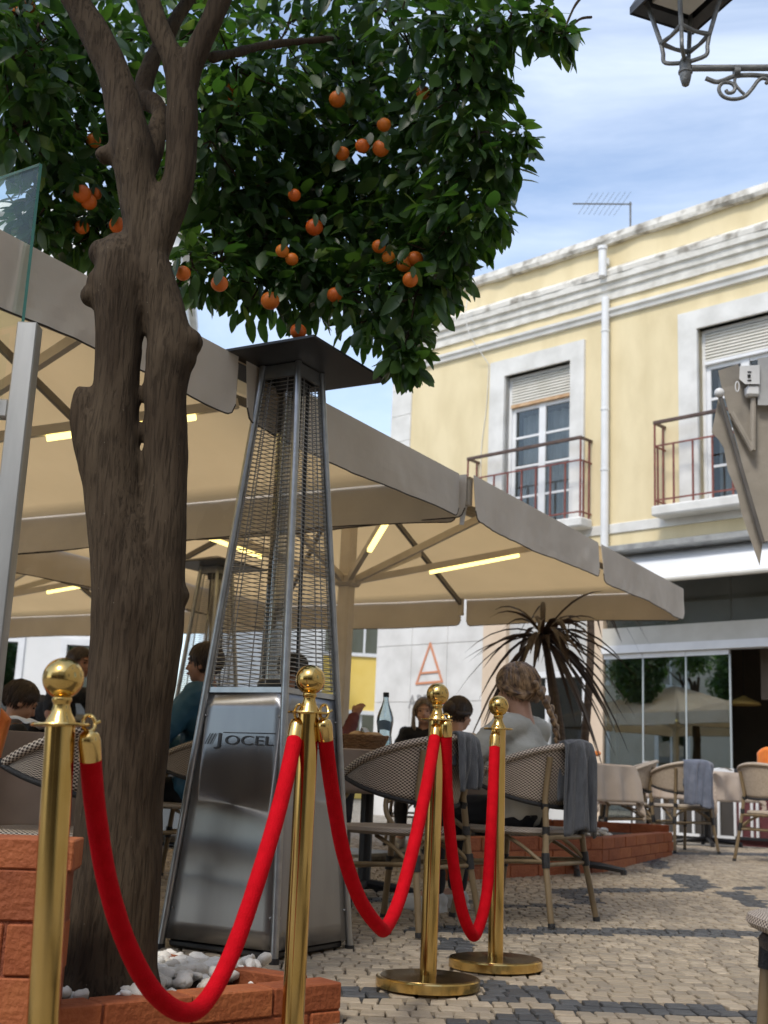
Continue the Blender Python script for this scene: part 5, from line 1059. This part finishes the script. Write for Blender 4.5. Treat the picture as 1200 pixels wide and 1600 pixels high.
for i, (x, y_, s) in enumerate(((.055, .0, .035), (-.03, .02, .04), (.02, -.03, .032))):
    mb = MB().sph((x, y_, .07), (s * 1.3, s, s * .7), 12, 8); mb.build('bread_roll', BREAD, kb, True)
MB().grid(lambda u, v: (-.02 + .07 * u, .02 - .05 * v, .085 + .03 * math.sin(u * 4 + v * 2)), 8, 8).build('paper_liner', NAPK, kb, True, .001)
nz = gz(5) + .745; np_ = at(52, 1133, 4.75)
tag(MB().grid(lambda u, v: (np_.x - .11 + .22 * u, np_.y - .12 + .2 * v, nz + .012 + .022 * (noise.noise((u * 5, v * 5, 2)) + .5) * (1 - (2 * u - 1) ** 4) + .02 * max(0, math.sin(u * 3 + 1))), 24, 16).build('paper_napkin', NAPK, None, True, .002), 'crumpled white napkin on the table at the left', 'napkin')
for i, (px, py, lab) in enumerate(((1010, 1178, 'white cup standing on the left shop table'), (1128, 1186, 'white folded napkin on the right shop table'))):
    p = at(px, py, 12.3); o = MB()
    if i == 0: o.lathe([(.025, 0), (.035, .01), (.042, .07), (.038, .07), (.03, .012)], 16)
    else: o.grid(lambda u, v: (-.1 + .2 * u, -.06 + .12 * v, .01 + .03 * math.sin(u * 3.1)), 8, 4)
    ob = o.build('coffee_cup' if i == 0 else 'paper_napkin', NAPK, None, True); ob.location = (p.x, p.y, gz(12) + .745); tag(ob, lab, 'cup' if i == 0 else 'napkin')
# low white fence pieces in front of the shop glass
for i, (px, Y) in enumerate(((1015, 14.6), (1060, 14.3), (1105, 14.1), (1150, 13.8), (1185, 13.6))):
    p = at(px, 1292, Y); f = thing('terrace_barrier', ['white slatted barrier section at the left end before the glass front', 'second white slatted barrier section from the left before the glass', 'middle white slatted barrier section before the glass front', 'white slatted barrier section left of the doorway', 'white slatted barrier section at the doorway by the right edge'][i], 'barrier', (p.x, p.y, .085), FANG, 'white terrace barriers')
    MB().box(-.27, .27, -.012, .012, .80, .86).box(-.27, .27, -.0125, .0125, .10, .13).build('frame', WHITEP if i in (0, 1, 3) else IRONK, f)
    for k in range(3): MB().box(-.22 + k * .2, -.192 + k * .2, -.01, .01, .132, .798).build('slat', WHITEP, f)
    MB().box(-.275, .275, .03, .05, .02, .79).build('dark_panel', ROOMD if i != 4 else MAROON, f)
# ================================================================== people
def person(label, loc, face, top, legs, hair, style, skin=SKIN, yaw=0, pitch=0, seat=.41, hz=1.10, sit=True, arms=None, hood=False, vox=.009, slim=1., short_sleeve=False, shoe=SHOEM, lean=0., bulk=0.):
    r = thing('person', label, 'person', loc, face)
    if sit:
        pel = Vector((0, -.06, seat + .09)); che = Vector((0, -.08 + lean * .5, hz - .36)); nek = Vector((0, -.065 + lean * .85, hz - .132)); hd = Vector((0, -.03 + lean, hz))
        knee = [Vector((s * .11, .36, seat + .065)) for s in (-1, 1)]; ank = [Vector((s * .10, .33, .085)) for s in (-1, 1)]; toe = [Vector((s * .12, .49, .035)) for s in (-1, 1)]
    else:
        pel = Vector((0, 0, .93)); che = Vector((0, .0 + lean * .5, hz - .38)); nek = Vector((0, lean * .85, hz - .16)); hd = Vector((0, .02 + lean, hz))
        knee = [Vector((s * .095, .03, .5)) for s in (-1, 1)]; ank = [Vector((s * .095, -.01, .085)) for s in (-1, 1)]; toe = [Vector((s * .11, .14, .035)) for s in (-1, 1)]
    sw = .165 * slim; sh = [nek + Vector((s * sw, .005, -.055)) for s in (-1, 1)]
    arms = arms or [(Vector((-.24, .05, hz - .43)), Vector((-.12, .26, hz - .36))), (Vector((.24, .05, hz - .43)), Vector((.12, .26, hz - .36)))]
    HM = Matrix.Translation(hd) @ Matrix.Rotation(yaw, 4, 'Z') @ Matrix.Rotation(pitch, 4, 'X')
    def hp(x, y_, z): return HM @ Vector((x, y_, z))
    b = MB()
    b.cap(pel + Vector((-.06, 0, 0)), pel + Vector((.06, 0, 0)), .105); b.cap(pel, che, .10, .115 * slim); b.cap(che + Vector((-.05, 0, .04)), che + Vector((.05, 0, .04)), .105 * slim); b.cap(sh[0], sh[1], .05); b.cap(che + Vector((0, 0, .1)), nek, .09, .055); b.cap(nek, hd + Vector((0, -.015, -.03)), .052, .05)
    hv = MB(); hv.sph((0, -.008, .025), (.074, .094, .088), 20, 14).sph((0, .022, -.03), (.060, .066, .072), 16, 12).sph((0, .052, -.078), (.028, .026, .022), 12, 8).cap((0, .086, .012), (0, .101, -.022), .009, .013).sph((0, .075, .032), (.045, .02, .014), 12, 8)
    for s in (-1, 1): hv.sph((s * .075, -.012, -.008), (.010, .019, .030), 10, 8).sph((s * .036, .058, -.028), (.024, .02, .02), 10, 8)
    hv.sph((0, .084, -.052), (.022, .010, .009), 10, 8)
    b.add([HM @ Vector(v) for v in hv.v], hv.f)
    for i in (0, 1):
        el, wr = arms[i]; b.cap(sh[i], el, .043, .036); b.cap(el, wr, .036, .025); fd = (wr - el).normalized(); pc = wr + fd * .045; sd_ = fd.cross(Vector((0, 0, 1))).normalized() * (1 if i else -1)
        b.cap(wr, pc, .024, .027); b.cap(pc - sd_ * .022, pc + sd_ * .022, .014)
        for k in range(4):
            o = sd_ * (-.028 + .0187 * k); l_ = (.062, .074, .07, .055)[k]; kn = pc + o + fd * .02; m_ = kn + fd * l_ * .55 + Vector((0, 0, -.008)); b.cap(kn, m_, .0092, .0085); b.cap(m_, m_ + fd * l_ * .4 + Vector((0, 0, -.018)), .0085, .0075)
        th = wr + fd * .02 - sd_ * .026; b.cap(th, th - sd_ * .022 + fd * .035, .0105, .0095); b.cap(th - sd_ * .022 + fd * .035, th - sd_ * .024 + fd * .062, .0095, .0085)
        hipj = pel + Vector(((-1, 1)[i] * .085, .02, -.01)); b.cap(hipj, knee[i], .075, .052); b.cap(knee[i], ank[i], .048, .034); b.cap(ank[i], toe[i], .035, .03)
    body = fuse('body', b, skin, r, vox, 3)
    # clothes
    t = MB(); q = .014 + bulk
    t.cap(pel + Vector((-.065, 0, .03)), pel + Vector((.065, 0, .03)), .105 + q); t.cap(pel, che, .10 + q, .115 * slim + q); t.cap(che + Vector((-.055, 0, .04)), che + Vector((.055, 0, .04)), .105 * slim + q); t.cap(sh[0], sh[1], .052 + q); t.cap(che + Vector((0, 0, .1)), nek + Vector((0, 0, -.045)), .095 + q * .6, .062 + q * .4)
    for i in (0, 1):
        el, wr = arms[i]; e2 = sh[i] + (el - sh[i]) * (.75 if short_sleeve else 1); t.cap(sh[i], e2, .047 + q, .043 + q)
        if not short_sleeve: t.cap(el, wr + (el - wr) * .12, .042 + q, .034 + q * .6)
    wn = lambda c: .008 * noise.noise((c.x * 8, c.y * 8, c.z * 11)) + .007 * (1 - abs(noise.noise((c.x * 13 + c.z * 6, c.y * 13, c.z * 15)))) ** 3 - .004
    fuse('top_garment', t, top, r, .011, 4, wn)
    l = MB(); l.cap(pel + Vector((-.06, 0, -.01)), pel + Vector((.06, 0, -.01)), .115)
    for i in (0, 1):
        hipj = pel + Vector(((-1, 1)[i] * .085, .02, -.01)); l.cap(hipj, knee[i], .086, .064); l.cap(knee[i], ank[i] + Vector((0, 0, .03)), .062, .05)
    fuse('trousers', l, legs, r, .012, 4, wn)
    for i in (0, 1):
        s = MB(); s.cap(ank[i] + Vector((0, -.02, -.03)), toe[i] + Vector((0, 0, .005)), .042, .036); s.box(min(ank[i].x, toe[i].x) - .03, max(ank[i].x, toe[i].x) + .03, ank[i].y - .05, toe[i].y + .03, .0, .03); fuse('shoe', s, shoe, r, .008, 3)
    for s in (-1, 1): MB().sph(hp(s * .031, .077, .008), (.011, .007, .006), 10, 8).build('eye', EYEM, r, True); MB().cap(hp(s * .018, .088, .026), hp(s * .045, .08, .03), .0032).build('eyebrow', hair, r, True)
    MB().sph(hp(0, .0945, -.05), (.020, .005, .0065), 10, 8).build('mouth', LIPS, r, True)
    h = MB(); rs = random.Random(len(label))
    def cap_shell(zlow_f, zlow_b, sc=1.12, off=(0, -.012, .03)):
        n, m = 28, 16; vs = []; fs = []
        for j in range(m + 1):
            for i in range(n):
                a = 2 * math.pi * i / n; fr = .5 + .5 * math.sin(a); zl = zlow_b + (zlow_f - zlow_b) * fr ** 1.5; el = math.pi / 2 - (math.pi / 2 - math.asin(max(-.99, min(.9, zl)))) * j / m
                wv = 1 + .018 * math.sin(a * 17 + j * .3) + .03 * noise.noise((math.cos(a) * 2, math.sin(a) * 2, j * .2)); vs.append(HM @ Vector((off[0] + .078 * sc * wv * math.cos(el) * math.cos(a), off[1] + .098 * sc * wv * math.cos(el) * math.sin(a), off[2] + .092 * sc * math.sin(el))))
        for j in range(m):
            for i in range(n): i2 = (i + 1) % n; fs.append((j * n + i, j * n + i2, (j + 1) * n + i2, (j + 1) * n + i))
        h.add(vs, fs)
    def strands(n, zl, sc, back=True, rr=(.0028, .005)):
        for k in range(n):
            a = rs.uniform(0, 2 * math.pi); fr = max(0, math.sin(a)); e1 = zl + (.45 - zl) * fr ** 1.3 + rs.uniform(-.12, .12); P = []
            for j in range(6):
                t_ = j / 5; el = math.pi / 2 * (1 - t_ * .96) + math.asin(max(-.95, min(.9, e1))) * t_ * .96; aa = a + .25 * math.sin(t_ * 2 + k) * .5; w2 = sc * (1 + rs.uniform(0, .015) + .035 * t_ * noise.noise((a * 3, t_ * 2, k * .1)))
                P.append(hp(.078 * w2 * math.cos(el) * math.cos(aa), -.012 + .098 * w2 * math.cos(el) * math.sin(aa), .03 + .092 * w2 * math.sin(el)))
            h.tube(P, [rs.uniform(*rr)] * 5 + [.0012], 5)
    if style == 'braid':
        cap_shell(.38, -.85, 1.17); strands(130, -.8, 1.18); root = hp(.0, -.112, -.0)
        for s in (-1, 1): h.tube([hp(s * .07, .05, .055), hp(s * .086, .0, .0), hp(s * .06, -.07, -.045), root], [.012, .020, .022, .016], 8)
        for k in range(120):
            s = rs.choice((-1, 1)); a = rs.random(); P = catmull([hp(s * .04 * a, .07 - .02 * a, .105 - .015 * a), hp(s * (.05 + .045 * a), .01 + rs.uniform(-.02, .02), .105 - .09 * a), hp(s * (.04 + .05 * a), -.06, .06 - .09 * a), hp(s * .03, -.108, -.0 - .03 * a)], 4); h.tube(P, rs.uniform(.003, .006), 5)
        end = hp(.055, -.145, -.33); n = 16
        for k in range(n):
            t_ = k / (n - 1); c = root + (end - root) * t_ + Vector((0, -.035 * math.sin(t_ * 3.1), 0)); w_ = .040 * (1 - .62 * t_); s = 1 if k % 2 else -1
            h.cap(c + Vector((s * w_ * .65, -.006, .014)), c + Vector((-s * w_ * .15, -.018, -.026)), w_ * .50, w_ * .36, 10)
        hr = h.build('hair', hair, r, 60)
        MB().cap(end + Vector((0, -.004, -.01)), end + Vector((0, -.004, -.03)), .013).build('hair_tie', BLACKM, r, True)
        MB().tube([end + Vector((0, -.004, -.03)), end + Vector((.006, -.004, -.075))], [.012, .004], 8).build('hair_tip', hair, r, True)
    elif style == 'long':
        cap_shell(.4, -.9, 1.12); strands(120, -.9, 1.13)
        for k in range(46):
            s = rs.choice((-1, 1)); a = rs.random(); h.tube(catmull([hp(s * .02, .04, .115), hp(s * (.075 + .01 * a), .05 - .13 * a, .05), hp(s * (.083 + .01 * a), .05 - .14 * a, -.05), hp(s * (.07 + .03 * a), .04 - .12 * a, -.16 + .03 * a)], 4), [.012] * 12 + [.007], 6)
        h.build('hair', hair, r, 60)
    elif style == 'bun':
        cap_shell(.3, -.8, 1.12); strands(200, -.8, 1.13); h.sph(hp(0, -.10, .03), .055, 14, 10)
        for s in (-1, 1): h.tube([hp(s * .068, .05, .03), hp(s * .08, -.02, .0), hp(s * .05, -.09, .0)], [.012, .022, .02], 8)
        h.build('hair', hair, r, 60)
    elif style == 'cap':
        cap_shell(.05, -.55, 1.08); h.build('hair', hair, r, 60)
        c = MB(); c.sph(hp(0, -.01, .055), (.092, .11, .075), 20, 12); c.grid(lambda u, v: hp(-.075 + .15 * u, .085 + .075 * v * (1 - (2 * u - 1) ** 2 * .5), .058 - .02 * v - .02 * (2 * u - 1) ** 2), 10, 5); c.build('cap', BLACKC, r, True)
    else:
        cap_shell(.3, -.72, 1.09); strands(240, -.78, 1.10); h.build('hair', hair, r, 60)
    return r
V = Vector
def gl_(x, y_): return (x, y_, gz(y_))
person('seated woman with a long blonde brown braid and pale grey sweater, her back turned', gl_(.66, 6.0), fdir(-.82, .57), SAGE, BLACKC, HAIRB, 'braid', yaw=R(-2), pitch=R(-8), hz=1.06, arms=[(V((-.27, .15, .66)), V((-.12, .38, .76))), (V((.25, .10, .64)), V((.10, .33, .76)))], vox=.008, slim=.95, bulk=.010)
person('dark brown haired guest with hair tied up, in a cream top', gl_(.62, 8.76), fdir(.75, .66), CREAMC, BLACKC, HAIRD, 'bun', hz=1.04, pitch=R(-6))
person('young woman with loose ash blonde hair facing the viewer before the marble wall', gl_(.42, 10.74), fdir(-.20, -.97), BLACKC, BLACKC, HAIRM, 'long', hz=1.13, yaw=R(10))
person('man in a blue jacket with short dark hair, half hidden by the heater', gl_(-1.02, 7.0), fdir(-.95, .25), BLUEC, BLACKC, HAIRD, 'short', hz=1.19, skin=SKIND, arms=[(V((-.26, .13, .72)), V((-.10, .38, .78))), (V((.26, .13, .72)), V((.10, .38, .78)))], bulk=.02)
person('guest in a maroon top and dark cap seen through the heater guard', gl_(-.52, 8.0), fdir(.80, .60), MAROON, BLACKC, HAIRD, 'cap', hz=1.24, skin=SKIND, arms=[(V((-.24, .05, .74)), V((-.12, .28, .82))), (V((.24, .22, .80)), V((.20, .34, .98)))])
wt = at(62, 1085, 9.3)
person('waiter in a black T-shirt bending forward behind the cream pole', (wt.x, 9.3, gz(9.3)), fdir(.85, -.5), BLACKC, BLACKC, HAIRD, 'short', hz=1.30, sit=False, lean=.36, short_sleeve=True, skin=SKIND, arms=[(V((-.24, .36, .92)), V((-.20, .50, .72))), (V((.24, .36, .92)), V((.20, .50, .72)))])
ct = at(46, 1112, 7.0)
person('guest with short dark hair bowed over the left table', (ct.x - .08, 7.0, gz(7)), fdir(.85, .5), BLACKC, BLACKC, HAIRD, 'short', hz=.93, pitch=R(-25), lean=.05, skin=SKIN)
#@@NEXT
# ================================================================== the other side of the square (mirrored in the shop glass)
def copy_thing(root, loc, label):
    r = root.copy(); COL.objects.link(r); r.location = loc; r['label'] = label
    for ch in root.children:
        if ch.name.startswith('leaf') or ch.name.startswith('orange'): continue
        c = ch.copy(); COL.objects.link(c); c.parent = r
        for g in ch.children: k = g.copy(); COL.objects.link(k); k.parent = c
    return r
copy_thing(tree, (-7.2, 12.6, .1), 'orange tree mirrored in the left shop glass, out of direct view')
copy_thing(tree, (-9.5, 9.6, .1), 'second orange tree across the square, mirrored in the shop glass')
p4 = c3_ + E2 * 4.02; copy_thing(pa3, (p4.x, p4.y, pa3.location.z), 'parasol left of the picture, mirrored in the shop glass')
house('square_house', 'ochre trimmed house across the square, mirrored in the shop glass', (-19, 1, 0), (-19, 19, 0), 6, 7.5, HOUSEB, 2, 7)
